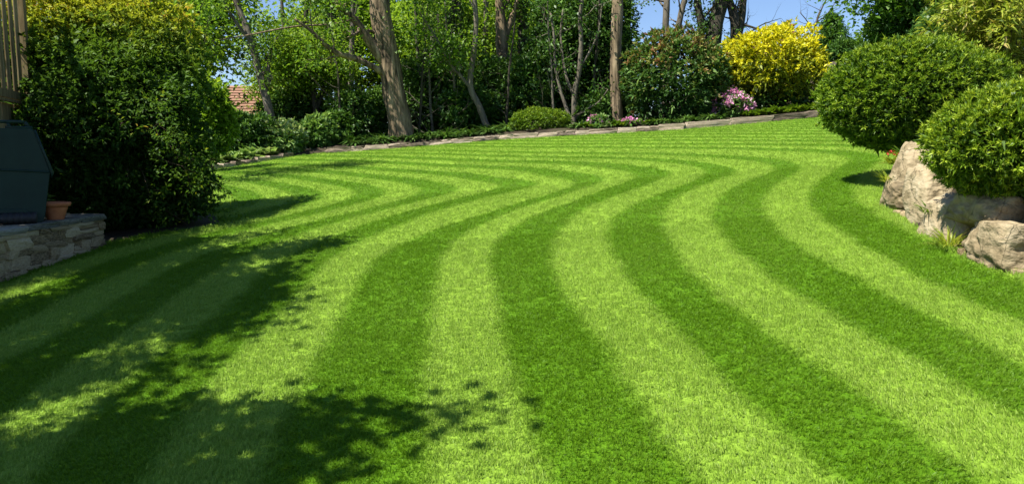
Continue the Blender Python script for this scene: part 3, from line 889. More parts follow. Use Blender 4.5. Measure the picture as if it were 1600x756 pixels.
# plastic bin with carry slot, standing on the wall
BY = 7.9
bc = at(-16, 349, BY); bz0 = WTOP(BY) + 0.004
bn = thing('plastic_bin', 'dark green plastic bin with carry slot and ribbed black roller at its foot', 'bin', (bc[0], BY, bz0))
bo = np.array(bn.location); k = BY / F
def outline(w_top, w_mid, w_low, z_mid, z_top): return [(-w_low, 0.0), (w_low, 0.0), (w_mid, z_mid), (w_top, z_top), (-w_top, z_top), (-w_mid, z_mid)]
H = 166 * k
def slab(mb, pts, y0, y1, c=1.0):
    n = len(pts)
    V = [(p[0], y0, p[1]) for p in pts] + [(p[0] * c, y1, p[1]) for p in pts]
    mb.add(V, [tuple(range(n)), tuple(range(2 * n - 1, n - 1, -1))] + [(i, i + n, (i + 1) % n + n, (i + 1) % n) for i in range(n)])
front = [(-0.52, 0.10), (-0.50, 0.02), (-.46, 0.0), (.46, 0), (.50, .02), (.52, .10), (.585, .53), (.60, .56), (.47, 1.02), (.44, 1.045), (-.44, 1.045), (-.47, 1.02), (-.60, .56), (-.585, .53)]
b1 = MB(); slab(b1, front, 0.0, 0.42, 0.86)
body = b1.build('body', M['bin_plastic'], bn, bevel=0.012)
b2 = MB()    # carry handle: frame round an open slot
for pts in ([(-.46, 1.04), (-.45, 1.07), (-.20, 1.07), (-.20, 1.04)], [(.20, 1.04), (.20, 1.07), (.45, 1.07), (.46, 1.04)],): slab(b2, pts, 0.004, 0.05)
for a_, b_ in (((-.42, 1.06), (-.38, 1.115)), ((-.38, 1.115), (.38, 1.115)), ((.38, 1.115), (.42, 1.06)), ((-.245, 1.04), (-.225, 1.11)), ((.225, 1.11), (.245, 1.04))):
    b2.tube([(a_[0], 0.03, a_[1]), (b_[0], 0.03, b_[1])], [0.018, 0.018], 8)
b2.build('handle', M['bin_plastic'], bn, smooth=True)
b3 = MB(); b3.tube([(x, -0.006, 0.56 + 0.035 * math.cos(x * 2.4)) for x in np.linspace(-.58, .58, 14)], [0.012] * 14, 6)
b3.build('seam_ridge', M['bin_plastic'], body, smooth=True)
b4 = MB(); slab(b4, [(-.36, .03), (.36, .03), (.36, .13), (.33, .165), (-.33, .165), (-.36, .13)], -0.035, 0.01)
b4.build('skirt', M['bin_plastic'], body, bevel=0.006)
for sx in (-1, 1):     # side flanges
    b5 = MB(); b5.tube([(sx * .47, 0.0, 1.03), (sx * .55, -.005, .76), (sx * .612, -.01, .56), (sx * .60, 0, .50)], [.012, .012, .016, .006], 6)
    b5.build('rim_flange', M['bin_plastic'], body, smooth=True)
b6 = MB()
prof = []
for i in range(15):
    x = -.385 + i * .77 / 14
    prof += [(0.058, x), (0.066, x + .012), (0.066, x + .036), (0.058, x + .048)]
b6.lathe([(0.0, -.40)] + prof + [(0, .44)], 20)
rl_ = b6.build('roller', M['black_rubber'], bn, smooth=True)
rl_.rotation_euler = (0, math.pi / 2, 0); rl_.location = (0, -0.075, 0.066)
bn.rotation_euler = (0, 0, math.radians(33)); bn.scale = (.98, .98, .98)

# terracotta bowl
pp = at(86, 331, 8.32)
pz = WTOP(8.3)
pot = thing('terracotta_pot', 'small terracotta bowl with flared rim on the stone wall', 'pot', (-5.19, 8.46, pz + .005))
b1 = MB(); b1.lathe([(0.001, 0.0), (.060, 0), (.066, .006), (.090, .09), (.104, .14), (.092, .14), (.078, .09), (.05, .03), (0.001, .028)], 32)
b1.build('bowl', M['terracotta'], pot, smooth=True)
b1 = MB(); b1.lathe([(.100, .125), (.118, .128), (.126, .148), (.124, .165), (.108, .168), (.098, .15), (.098, .128)], 32)
b1.build('rim', M['terracotta'], pot, smooth=True)
b1 = MB(); b1.lathe([(0.001, .105), (.05, .108), (.09, .10)], 18)
b1.build('soil', M['soil'], pot, smooth=True)
r_ = np.random.default_rng(8)
pot.scale = (1.3, 1.3, 1.2)
sprig = thing('potted_seedling', 'small green seedling growing on the wall behind the terracotta bowl', 'plant', (-5.33, 8.5, WTOP(8.5) - .01))
C = np.array([(0.02 * math.sin(i * 2.1), 0.02 * math.cos(i * 2.1), 0.05 + 0.03 * i) for i in range(8)])
V, tn = cluster_leaves(C, 0.03, 7, 0.05, 0.022, 3, tint0=0.5)
leaf_obj('foliage', V, tn, M['leaf_fresh'], sprig, (0, 0, 0))
b1 = MB(); b1.tube([(0, 0, 0), (0.005, 0.0, .12), (.012, 0, .27)], [.004, .003, .002], 5); b1.build('stem', M['twig'], sprig)

# ------------------------------------------------------------------ far edging of flat stones
EDGE = np.array([(-6.15, 24.92), (-3.5, 24.98), (0, 24.93), (3.0, 24.28), (5.2, 23.83), (8, 24.22), (10.55, 24.72)])
el = np.concatenate([[0], np.cumsum(np.hypot(*np.diff(EDGE, axis=0).T))])
ed = thing('stone_edging', 'long low edging of flat tan stones between lawn and far planting', 'wall', (0, 24.9, float(T(0, 24.9))))
s = 0.0
while s < el[-1] - 0.1:
    big = s > el[-1] * 0.62
    ln = rs.uniform(0.7, 1.5) if big else rs.uniform(0.35, 0.95)
    ln = min(ln, el[-1] - s)
    p = np.array([np.interp(s + ln / 2, el, EDGE[:, 0]), np.interp(s + ln / 2, el, EDGE[:, 1])])
    q = np.array([np.interp(s + ln / 2 + .1, el, EDGE[:, 0]), np.interp(s + ln / 2 + .1, el, EDGE[:, 1])])
    a = math.atan2(q[1] - p[1], q[0] - p[0])
    slope = -math.atan2(float(T(q[0], q[1]) - T(p[0], p[1])), 0.1)
    base = float(T(p[0], p[1]))
    two = (not big) and rs.random() < 0.5
    hh = rs.uniform(0.15, 0.19) + (0.05 if big else 0)
    if two:
        put_child('stone', EDGE_ST[rs.integers(0, 8)], ed, (p[0], p[1], base + 0.03), (0, slope, a), (ln * .985, .3, .10))
        l2 = ln * rs.uniform(0.4, 0.6)
        for o_, l_ in ((-ln / 2 + l2 / 2, l2), (l2 / 2, ln - l2)):
            put_child('stone', EDGE_ST[rs.integers(0, 8)], ed, (p[0] + math.cos(a) * o_, p[1] + math.sin(a) * o_ + .02, base + .118 - math.tan(slope) * o_), (0, slope, a), (l_ * .98, .28, .075))
    else:
        put_child('stone', EDGE_ST[rs.integers(0, 8)], ed, (p[0], p[1], base + hh / 2 - 0.03), (0, slope, a + rs.uniform(-.02, .02)), (ln * .985, .3, hh))
    s += ln + 0.012
# low dark edging of the left bed
EL = np.array([(-9.7, 19.9), (-8.5, 21.3), (-7.65, 23.2), (-7.15, 24.3)])
e2 = np.concatenate([[0], np.cumsum(np.hypot(*np.diff(EL, axis=0).T))])
ed2 = thing('stone_edging', 'short low dark stone edging in front of the pale hosta bed', 'wall', (-8.3, 21.8, float(T(-8.3, 21.8))))
s = 0
while s < e2[-1] - .1:
    ln = rs.uniform(0.35, 0.8)
    p = np.array([np.interp(s + ln / 2, e2, EL[:, 0]), np.interp(s + ln / 2, e2, EL[:, 1])]); q = np.array([np.interp(s + ln / 2 + .1, e2, EL[:, 0]), np.interp(s + ln / 2 + .1, e2, EL[:, 1])])
    put_child('stone', EDGE_ST[rs.integers(0, 8)], ed2, (p[0], p[1], float(T(p[0], p[1])) + .04), (0, 0, math.atan2(q[1] - p[1], q[0] - p[0])), (ln * .97, .2, rs.uniform(.12, .17)))
    s += ln

# ------------------------------------------------------------------ right: boulders holding the raised bed
def boulder(label, c, size, seed, rotz=0.0, planes=14, tilt=(0, 0), taper=0.0):
    r = np.random.default_rng(seed)
    bm = bmesh.new(); bmesh.ops.create_icosphere(bm, subdivisions=5, radius=1.0)
    nrm = rand_dirs(planes, r); dist = r.uniform(0.72, 1.0, planes)
    nrm = np.vstack([nrm, [[1, 0, 0], [-1, 0, 0], [0, 1, 0], [0, -1, 0], [0, 0, 1], [0, 0, -1]]]); dist = np.concatenate([dist, [0.86] * 6])
    V = np.array([v.co[:] for v in bm.verts])
    dots = np.maximum(V @ nrm.T, 1e-3)
    rr = (dist / dots)
    rr = -np.log(np.exp(-rr * 34).sum(1)) / 34            # slightly worn facets
    g1, g2, g3 = waves(seed, 10, 3.2), waves(seed + 1, 12, 9.0), waves(seed + 2, 14, 24.0)
    P = V * rr[:, None]
    st = np.sin(P[:, 2] * 17 + 2.2 * g1(P * 1.3)) 
    k = 1 + 0.045 * g1(P) + 0.030 * np.abs(g2(P)) + 0.016 * g3(P) + 0.010 * np.sign(st) * np.abs(st) ** 0.4 - 0.07 * np.exp(-(g2(P * .55 + 3) / .10) ** 2)
    P = P * k[:, None]
    P[:, :2] *= (1 - taper * (P[:, 2:3] + .3))
    P = P * np.array(size) / 2 / 0.86
    for v, q in zip(bm.verts, P): v.co = q
    me = bpy.data.meshes.new('boulder'); bm.to_mesh(me); bm.free()
    me.polygons.foreach_set('use_smooth', [True] * len(me.polygons))
    o = link('boulder', me, M['boulder']); o.location = c; o.rotation_euler = (tilt[0], tilt[1], rotz)
    return tag(o, label, 'boulder')
def bpx(u0, v0, u1, v1, y, depth=None):
    a = at(u0, v1, y); b = at(u1, v0, y)
    return ((a + b) / 2, (abs(b[0] - a[0]), depth or abs(b[0] - a[0]) * 1.2, abs(b[2] - a[2])))
for lab, box, y, dep, seed, tl in (
    ('tall pale pointed boulder below the wide clipped shrub', (1396, 226, 1458, 338), 7.75, .55, 1, (0, .12)),
    ('small ridged pale boulder at the far end of the rock row', (1386, 284, 1426, 334), 7.75, .34, 2, (0, 0)),
    ('upright pale slab boulder in the middle of the rock row', (1418, 258, 1484, 396), 7.1, .55, 3, (0, -.1)),
    ('shaded boulder with a grass tuft under the domed shrub', (1456, 300, 1546, 406), 6.4, .6, 4, (0, .08)),
    ('dark flat boulder resting on top directly beneath the domed shrub', (1508, 292, 1660, 372), 5.95, .7, 5, (.05, .12)),
    ('rough sunlit boulder at the foot of the rock row', (1518, 350, 1660, 442), 5.55, .7, 6, (0, .06)),
    ('weathered boulder partly hidden behind the domed shrub', (1640, 300, 1800, 470), 5.0, .8, 7, (0, 0)),
):
    c, sz = bpx(*box, y, dep)
    boulder(lab, c, sz, 700 + seed * 13, tilt=tl, taper={1: .42, 3: .22, 4: .15}.get(seed, 0.0))
for i, (u, v, w) in enumerate(((1512, 398, 17), (1528, 402, 12), (1500, 388, 12), (1418, 338, 14), (1404, 334, 10), (1552, 412, 14), (1484, 380, 10), (1590, 428, 13))):
    g = ground(u, v); s_ = w * g[1] / F
    o = bpy.data.objects.new('pebble', STONES[i]); COL.objects.link(o)
    o.location = g + np.array([0, 0, s_ * .2]); o.scale = (s_ * 1.2, s_, s_ * .7); o.rotation_euler = (0, 0, i * 1.3)
    tag(o, 'small tan stone lying at the foot of the boulders', 'stone', 'loose stones below the boulders')

# ------------------------------------------------------------------ clipped shrubs on the right
sh1 = lambda d: np.where(d[:, 2] < 0, 1 - 0.14 * np.clip(-d[:, 2], 0, 1) * (d[:, 0] > -9), 1.0)
def clipped(label, c, rad, n, mat, seed, foot, L, W):
    base = np.array(foot)
    root = thing('clipped_shrub', label, 'shrub', base)
    Vs, ts = [], []
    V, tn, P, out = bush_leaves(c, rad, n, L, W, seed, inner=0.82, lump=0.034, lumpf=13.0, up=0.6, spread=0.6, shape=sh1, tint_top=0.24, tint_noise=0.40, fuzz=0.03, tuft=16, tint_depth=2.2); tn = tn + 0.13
    Vs.append(V); ts.append(tn)
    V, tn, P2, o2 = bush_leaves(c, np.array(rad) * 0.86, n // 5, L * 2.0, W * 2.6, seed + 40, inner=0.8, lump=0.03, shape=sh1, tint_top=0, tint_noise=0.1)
    Vs.append(V); ts.append(tn * 0.3)  # inner layer tinted dark, standing in for shade inside the shrub
    leaf_obj('foliage', np.vstack(Vs), np.concatenate(ts), M[mat], root, base)
    mb = MB(); r = np.random.default_rng(seed)
    for i in range(16):
        q = P2[r.integers(0, len(P2))]; p0 = base + np.array([r.normal() * .05, r.normal() * .05, -.1])
        mb.tube(smooth_poly([p0, (p0 + c) / 2 + r.normal(size=3) * .06, q], 3), np.linspace(.028, .006, 7), 5, cap=False)
    mb.build('stems', M['bark_dark'], root, smooth=True, origin=base)
    return root
y1 = 9.5
c1 = at(1428, 157, y1)
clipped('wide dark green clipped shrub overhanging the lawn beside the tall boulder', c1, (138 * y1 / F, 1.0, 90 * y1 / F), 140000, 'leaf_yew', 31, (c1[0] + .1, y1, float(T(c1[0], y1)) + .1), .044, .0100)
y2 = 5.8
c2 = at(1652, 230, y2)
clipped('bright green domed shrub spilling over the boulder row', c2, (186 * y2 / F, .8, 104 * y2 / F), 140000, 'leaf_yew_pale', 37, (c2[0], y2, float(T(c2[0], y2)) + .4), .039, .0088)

# ------------------------------------------------------------------ big shrub on the left
def left_shrub():
    y = 10.6
    c = at(150, 150, y); base = np.array([c[0] - .1, y, float(T(c[0], y))])
    root = thing('broadleaf_shrub', 'tall dark shrub with yellow young tips growing past the stone wall', 'shrub', base)
    Vs, ts = [], []
    g = waves(55, 8, 1.5)
    def add(cc, rad, n, seed, t_off=0.0, **kw):
        V, tn, P, out = bush_leaves(cc, rad, n, .07, .030, seed, inner=0.6, lump=0.15, lumpf=4.0, up=0.25, spread=0.75, tint_top=0.0, tint_noise=0.2, fuzz=0.05, tuft=6, **kw)
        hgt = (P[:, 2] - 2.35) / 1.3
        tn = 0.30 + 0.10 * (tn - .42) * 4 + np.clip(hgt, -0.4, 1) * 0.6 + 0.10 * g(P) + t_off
        Vs.append(V); ts.append(tn)
        return P
    P1 = add(np.array([c[0], y, 1.75]), (1.22, 1.1, 1.6), 64000, 60)
    rr = np.random.default_rng(77)
    for i_ in range(15):      # irregular boughs
        zz = rr.uniform(1.0, 3.5); a_ = rr.uniform(0, 6.28); k_ = 1.12 * math.sqrt(max(.12, 1 - ((zz - 1.9) / 2.3) ** 2))
        add(np.array([c[0] + math.cos(a_) * k_ - .1, y + .1 + math.sin(a_) * k_ * .8, zz]), np.array([.62, .6, .42]) * rr.uniform(.7, 1.25), 5200, 600 + i_, rr.uniform(-.05, .06))
    add(np.array([c[0] + .72, y - .1, 1.25]), (.72, .75, .62), 17000, 61)
    add(np.array([c[0] + 1.12, y - .25, 1.12]), (.52, .5, .34), 8000, 66, -.04)
    add(np.array([c[0] + .62, y + .25, 2.75]), (.62, .6, .42), 9000, 67, .10)
    add(np.array([c[0] - .65, y + .5, 3.15]), (.95, .9, 1.0), 22000, 62, .04)
    add(np.array([c[0] + .15, y + .7, 3.2]), (.95, .9, .8), 17000, 63, .03)
    add(np.array([c[0] - 1.15, y + .6, 2.3]), (.8, .9, 1.5), 14000, 65)
    add(np.array([c[0] + .2, y - .2, .95]), (1.0, .7, .42), 12000, 64, -.1)
    V = np.vstack(Vs); tn = np.concatenate(ts)
    keep = V.reshape(-1, 4, 3)[:, 0, 2] > float(T(c[0], y)) - 0.02
    V = V.reshape(-1, 4, 3)[keep].reshape(-1, 3); tn = tn[keep]
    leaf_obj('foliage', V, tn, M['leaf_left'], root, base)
    mb = MB(); r = np.random.default_rng(3)
    for i in range(46):
        q = P1[r.integers(0, len(P1))]
        p0 = base + np.array([r.normal() * .25, r.normal() * .2, -.1])
        mid = p0 * .45 + q * .55 + r.normal(size=3) * .12; mid[2] -= .15
        mb.tube(smooth_poly([p0, mid, q + (q - c) * .05], 4), np.linspace(.022, .004, 9), 5, cap=False)
    # arching twigs reaching out over the lawn
    tips = []
    for i in range(26):
        p0 = np.array([c[0] + .6 + r.uniform(0, .5), y - .45 + r.uniform(-.3, .3), .95 + r.uniform(0, 1.3)])
        d = unit(np.array([1.0, -.25 + r.normal() * .4, -.15 + r.normal() * .3]))
        grow(mb, p0, d, r.uniform(.5, .95), .008, r, tips, 1, 4, .2, -.05)
    mb.build('stems', M['twig'], root, smooth=True, origin=base)
    V, tn = cluster_leaves(np.array(tips), .05, 9, .055, .024, 4, tint0=.38)
    leaf_obj('foliage', V, tn, M['leaf_left'], root, base)
left_shrub()
# ------------------------------------------------------------------ trees of the far border
make_tree('large_tree', 'thick pale trunked tree with two bowed limbs behind the stone edging',
          [(628, 216), (622, 180), (617, 150), (611, 115), (604, 75), (597, 35), (592, 0)], 26.2, (40, 36, 34, 33, 33, 32, 31), M['bark'],
          limbs=[([(612, 112), (592, 88), (575, 62), (556, 34), (532, 10), (505, -12), (470, -40)], (17, 15, 14, 12, 11, 9, 6), -1.2),
                 ([(611, 122), (585, 106), (555, 92), (528, 84), (506, 68), (484, 47), (460, 30)], (11, 10, 9, 8, 7, 5, 3), -1.5),
                 ([(560, 28), (522, 38), (470, 41), (430, 47), (385, 56), (340, 63), (304, 71)], (3.4, 3, 2.7, 2.4, 2.1, 1.8, 1.3), -3.0)],
          seed=11, limb_leaf=.16, top=9.5, start=0.66, nb=9, blen=2.6, depth=1, per=14, csize=.24, L=.125, W=.075, tint0=.6)
make_tree('slim_tree', 'slim grey leaning tree with a fork in front of the brown roof', [(426, 205), (420, 170), (410, 130), (400, 95), (388, 50), (372, 12), (360, -20)], 26.6, (14, 13, 12, 11, 10, 9, 8), M['bark_grey'],
          limbs=[([(414, 140), (421, 120), (416, 98), (424, 78), (432, 60)], (8, 7, 6, 4, 3), .5), ([(396, 70), (372, 40), (350, 5), (335, -30)], (6, 5, 4, 3), -1)],
          seed=12, top=8.8, start=0.55, nb=8, blen=2.0, depth=1, per=6, leaf='leaf_tree', csize=.34)
make_tree('young_tree', 'small pale green tree with forked stem left of the thick trunk', [(497, 195), (494, 170), (491, 148), (486, 125), (480, 105)], 28.0, (11, 10, 9, 7, 5), M['bark_dark'],
          limbs=[([(494, 170), (503, 150), (508, 125), (515, 105)], (7, 6, 5, 3), .3), ([(491, 150), (470, 130), (450, 118)], (4, 3, 2), -.3)],
          seed=13, start=.35, nb=16, blen=1.35, depth=1, leaf='leaf_bright', per=46, csize=.32, L=.11, W=.065, tint0=.6, top=5.0)
make_tree('dark_tree', 'dark ivy covered tree standing just left of the thick trunk', [(556, 185), (546, 150), (531, 120), (520, 85), (514, 40), (520, 0)], 30.0, (15, 14, 13, 12, 11, 10), M['bark_dark'], seed=14, ivy=260, top=9.2, start=.4, nb=9, blen=2.0, per=16, leaf='leaf_tree', csize=.34, tint0=.35)
make_tree('slender_tree', 'slender crooked tree leaning left behind the stone edging', [(765, 208), (757, 188), (748, 165), (736, 140), (736, 110), (742, 70), (744, 30), (741, 0)], 26.6, (11, 10, 9.5, 9, 9, 8, 7, 7), M['bark_grey'],
          limbs=[([(737, 140), (722, 122), (706, 104), (690, 75), (672, 45), (655, 20)], (6, 5, 4.5, 4, 3, 2), -.6)], seed=15, top=9.5, start=.6, nb=8, blen=1.7, per=12, csize=.32)
make_tree('dark_tree', 'dark straight tree right of the thick trunk among laurels', [(694, 150), (697, 125), (700, 90), (703, 50), (708, 20), (712, -10)], 29.5, (15, 14, 13, 12, 11, 10), M['bark_dark'], seed=16, ivy=160, limbs=[([(699, 80), (690, 50), (682, 20), (668, -15)], (7, 6, 5, 4), .4)], top=9.2, start=.5, nb=8, blen=2.0, per=14, csize=.32, tint0=.4)
make_tree('forked_tree', 'stout forked tree rising behind the laurels', [(784, 140), (785, 110), (784, 70), (783, 40), (780, 0)], 30.5, (19, 18, 18, 17, 13), M['bark'], limbs=[([(787, 62), (796, 38), (805, 15), (812, -12)], (13, 11, 10, 8), .3)], seed=17, top=9.2, start=.5, nb=8, blen=2.0, per=14, csize=.34)
make_tree('straight_tree', 'straight dark trunk beside the stout forked tree', [(816, 120), (816, 80), (817, 40), (816, 0)], 31.5, (15, 15, 14, 14), M['bark_dark'], seed=18, ivy=120, top=9.2, start=.55, nb=7, blen=2.0, per=14, csize=.32, tint0=.4)
make_tree('multi_stem_tree', 'thin multi stemmed tree with grey stems above the clipped bush', [(895, 204), (897, 175), (898, 145), (905, 110), (908, 65), (906, 30), (910, 0)], 26.6, (9, 8, 8, 7.5, 7, 6, 5), M['bark_grey'],
          limbs=[([(895, 196), (886, 172), (876, 142), (868, 105), (866, 60), (860, 20)], (6.5, 6, 5, 4.5, 4, 3), .3), ([(898, 150), (888, 130), (880, 95), (876, 50), (880, 15)], (5, 4.5, 4, 3.5, 3), .5),
                 ([(897, 185), (915, 172), (935, 160), (950, 140)], (3.5, 3, 2.4, 1.6), -.4), ([(905, 108), (922, 80), (935, 50), (940, 10)], (4, 3.5, 3, 2), .2)],
          seed=19, top=8.5, start=.5, nb=8, blen=1.6, per=6, csize=.30, leaf='leaf_ivy', limb_leaf=.5)
make_tree('tall_tree', 'tall straight pale trunk between laurels and dark rhododendron', [(963, 178), (962, 145), (962, 100), (963, 50), (965, 0)], 26.4, (19, 17, 17, 17, 17), M['bark'], seed=20, top=9.2, start=.66, nb=7, blen=1.9, per=13, csize=.4)
make_tree('dark_tree', 'dark trunk half hidden behind the tall straight pale trunk', [(981, 120), (981, 80), (980, 40), (981, 0)], 30, (12, 12, 11, 11), M['bark_dark'], seed=21, ivy=160, top=9.2, start=.6, nb=6, blen=2.0, per=16, csize=.3, tint0=.4)
for i, (lab, px, w, s_, lm) in enumerate((
    ('thin pale trunk rising behind the dark rhododendron', [(1041, 75), (1040, 45), (1041, 15), (1043, -5)], (11, 10, 10, 9), 30, []),
    ('thin leaning trunk rising behind the dark rhododendron', [(1055, 72), (1059, 45), (1066, 15), (1071, -5)], (10, 9, 9, 8), 31, []),
    ('mid sized trunk with ivy behind the dark rhododendron', [(1094, 70), (1096, 45), (1092, 15), (1089, -5)], (12, 12, 11, 10), 32, []),
    ('broad slanting trunk behind the dark rhododendron', [(1112, 72), (1117, 45), (1124, 15), (1130, -8)], (25, 24, 22, 20), 33, []),
    ('dark forked bare tree behind the yellow bush', [(1151, 95), (1152, 65), (1150, 42), (1142, 10), (1136, -10)], (21, 20, 17, 12, 10), 34, [([(1153, 55), (1158, 30), (1161, 8), (1163, -15)], (14, 13, 11, 10), .2), ([(1158, 38), (1172, 42), (1188, 47), (1204, 48)], (4, 3.5, 3, 1.5), -.5)]))):
    make_tree('background_tree', lab, px, 34.0, w, M['bark_dark'] if i > 1 else M['bark_grey'], limbs=lm, seed=s_, ivy=(0, 0, 80, 30, 0)[i], top=9.5, start=.22, nb=(4, 7, 4, 4, 30)[i], blen=1.7, per=10, bare=(i in (1, 4)), csize=.3, tint0=.45)
make_tree('bare_tree', 'leafless twiggy sapling against the sky beside the small conifer', [(1262, 80), (1268, 60), (1276, 35), (1285, 12), (1296, -8)], 33, (4, 3.5, 3, 2.2, 1.5), M['twig'], limbs=[([(1270, 55), (1262, 35), (1250, 20)], (2, 1.5, 1), 0), ([(1276, 35), (1290, 25), (1305, 5)], (2, 1.5, 1), 0)], seed=41, start=.3, nb=9, blen=1.3, bare=True, seg=5)

# thin trunks standing farther back between the main trees
for i, (u, y, w, lean, lab) in enumerate(((448, 36, 6, -8, 'thin distant trunk just right of the slim forked tree'), (470, 33, 8, 10, 'slender distant trunk above the young pale green tree'), (548, 35, 9, 4, 'thin straight distant trunk between dark tree and thick trunk'),
        (655, 36, 7, -6, 'thin distant trunk close right of the thick trunk'), (672, 33, 8, 8, 'leaning distant trunk rising from the dark holly'), (722, 36, 7, -5, 'thin distant trunk behind the slender crooked tree'), (757, 37, 9, 3, 'thin straight distant trunk left of the stout forked tree'),
        (838, 35, 9, 6, 'slim distant trunk right of the straight dark trunk'), (852, 38, 7, -4, 'very thin distant trunk above the broad dark laurel'), (926, 34, 9, 5, 'slim distant trunk right of the multi stemmed tree'), (945, 37, 7, -6, 'very thin distant trunk left of the tall straight pale trunk'))):
    make_tree('thin_tree', lab, [(u, 150), (u + lean * .3, 100), (u + lean * .6, 50), (u + lean, 0)], y, (w, w * .95, w * .9, w * .85), M['bark_dark'] if i % 2 else M['bark_grey'], seed=400 + i, top=9.5, start=.42, nb=7, blen=1.6, depth=1, per=4, csize=.3, tint0=.6, leaf='leaf_bright', seg=7)
# bare twiggy saplings in front of the evergreens
for i, (u, v, y, lean, lab) in enumerate(((655, 205, 26.7, 10, 'bare twiggy sapling just right of the thick trunk'), (676, 204, 27.2, -12, 'grey twiggy sapling among the dark holly leaves'), (535, 208, 26.9, -14, 'bare sapling left of the thick trunk in the corner'),
        (716, 203, 27.0, -16, 'thin bare sapling left of the slender crooked tree'), (790, 200, 27.0, 12, 'thin bare sapling left of the low clipped bush'), (866, 198, 26.9, -8, 'bare sapling between clipped bush and multi stemmed tree'), (925, 196, 26.9, 9, 'bare sapling left of the tall straight pale trunk'))):
    make_tree('sapling', lab, [(u, v), (u + lean * .3, v - 45), (u + lean * .5, v - 95), (u + lean * 1.1, v - 150), (u + lean * 1.3, v - 200)], y, (4.5, 4, 3.4, 2.6, 1.8), M['bark_grey'] if i % 2 else M['bark_dark'], seed=500 + i, start=.12, nb=12, blen=1.5, bare=True, seg=6)
# sunlit tree on the left, above and behind the big shrub
make_tree('leafy_tree', 'full leafy green tree behind the tall left shrub', [(252, 230), (250, 170), (246, 100), (242, 40), (240, -20)], 17.0, (17, 15, 13, 11, 9), M['bark_dark'], seed=51, top=8.8, start=.22, nb=22, blen=1.9, depth=1, leaf='leaf_bright', per=17, csize=.28, L=.11, W=.06, tint0=.5, up=.3)
# trees beyond, closing the view
def far_tree(label, u, y, h, rx, leaf, seed, group, n=9000, tint=.5):
    g = on(u, y); r = np.random.default_rng(seed)
    root = thing('distant_tree', label, 'tree', g, group)
    mb = MB(); tips = []
    pts = smooth_poly([g + np.array([0, 0, -.2]), g + np.array([.1, 0, h * .35]), g + np.array([-.1, .1, h * .7]), g + np.array([0, 0, h * .93])], 4)
    rad = np.linspace(.24, .05, len(pts))
    mb.tube(pts, rad, 8, rough=.06)
    for i in range(26):
        t = .22 + .75 * (i + r.random()) / 26; j = int(t * (len(pts) - 1)); a = r.uniform(0, 6.28)
        ln = rx * (1.05 - .5 * abs(t - .5)) * r.uniform(.6, 1.1)
        grow(mb, pts[j], unit(np.array([math.cos(a), math.sin(a), .45])), ln, rad[j] * .45, r, tips, 1)
    mb.build('trunk', M['bark_dark'], root, smooth=True, origin=g)
    C = np.array(tips); per = max(8, n // len(C))
    V, tn = cluster_leaves(C, .5 * r.uniform(.6, 1.4, len(C)), per, .19, .12, seed + 3, tint0=tint)
    leaf_obj('crown', V, tn, M[leaf], root, g)
    return root
GB = 'sunlit trees beyond the garden'
LB = 'bright green leafy tree far behind the garden trunks'
ft = far_tree(LB, 470, 40, 6.2, 3.0, 'leaf_bright', 61, GB, 14000, .55)
ft2 = far_tree(LB, 650, 42, 6.6, 3.0, 'leaf_bright', 62, GB, 14000, .5)
for i, (u, y, s_, rz) in enumerate(((560, 44, 1.3, 1.1), (735, 39, 1.1, 2.3), (850, 43, .95, 4.1), (900, 40, .8, 5.0), (290, 34, 1.2, 3.3), (215, 28, 1.1, .7), (800, 48, 1.4, 2.0), (690, 50, 1.3, 1.7))):
    o = copy_tree(ft if i % 2 else ft2)
    g = on(u, y); o.location = g; o.rotation_euler = (0, 0, rz); o.scale = (s_, s_, s_)

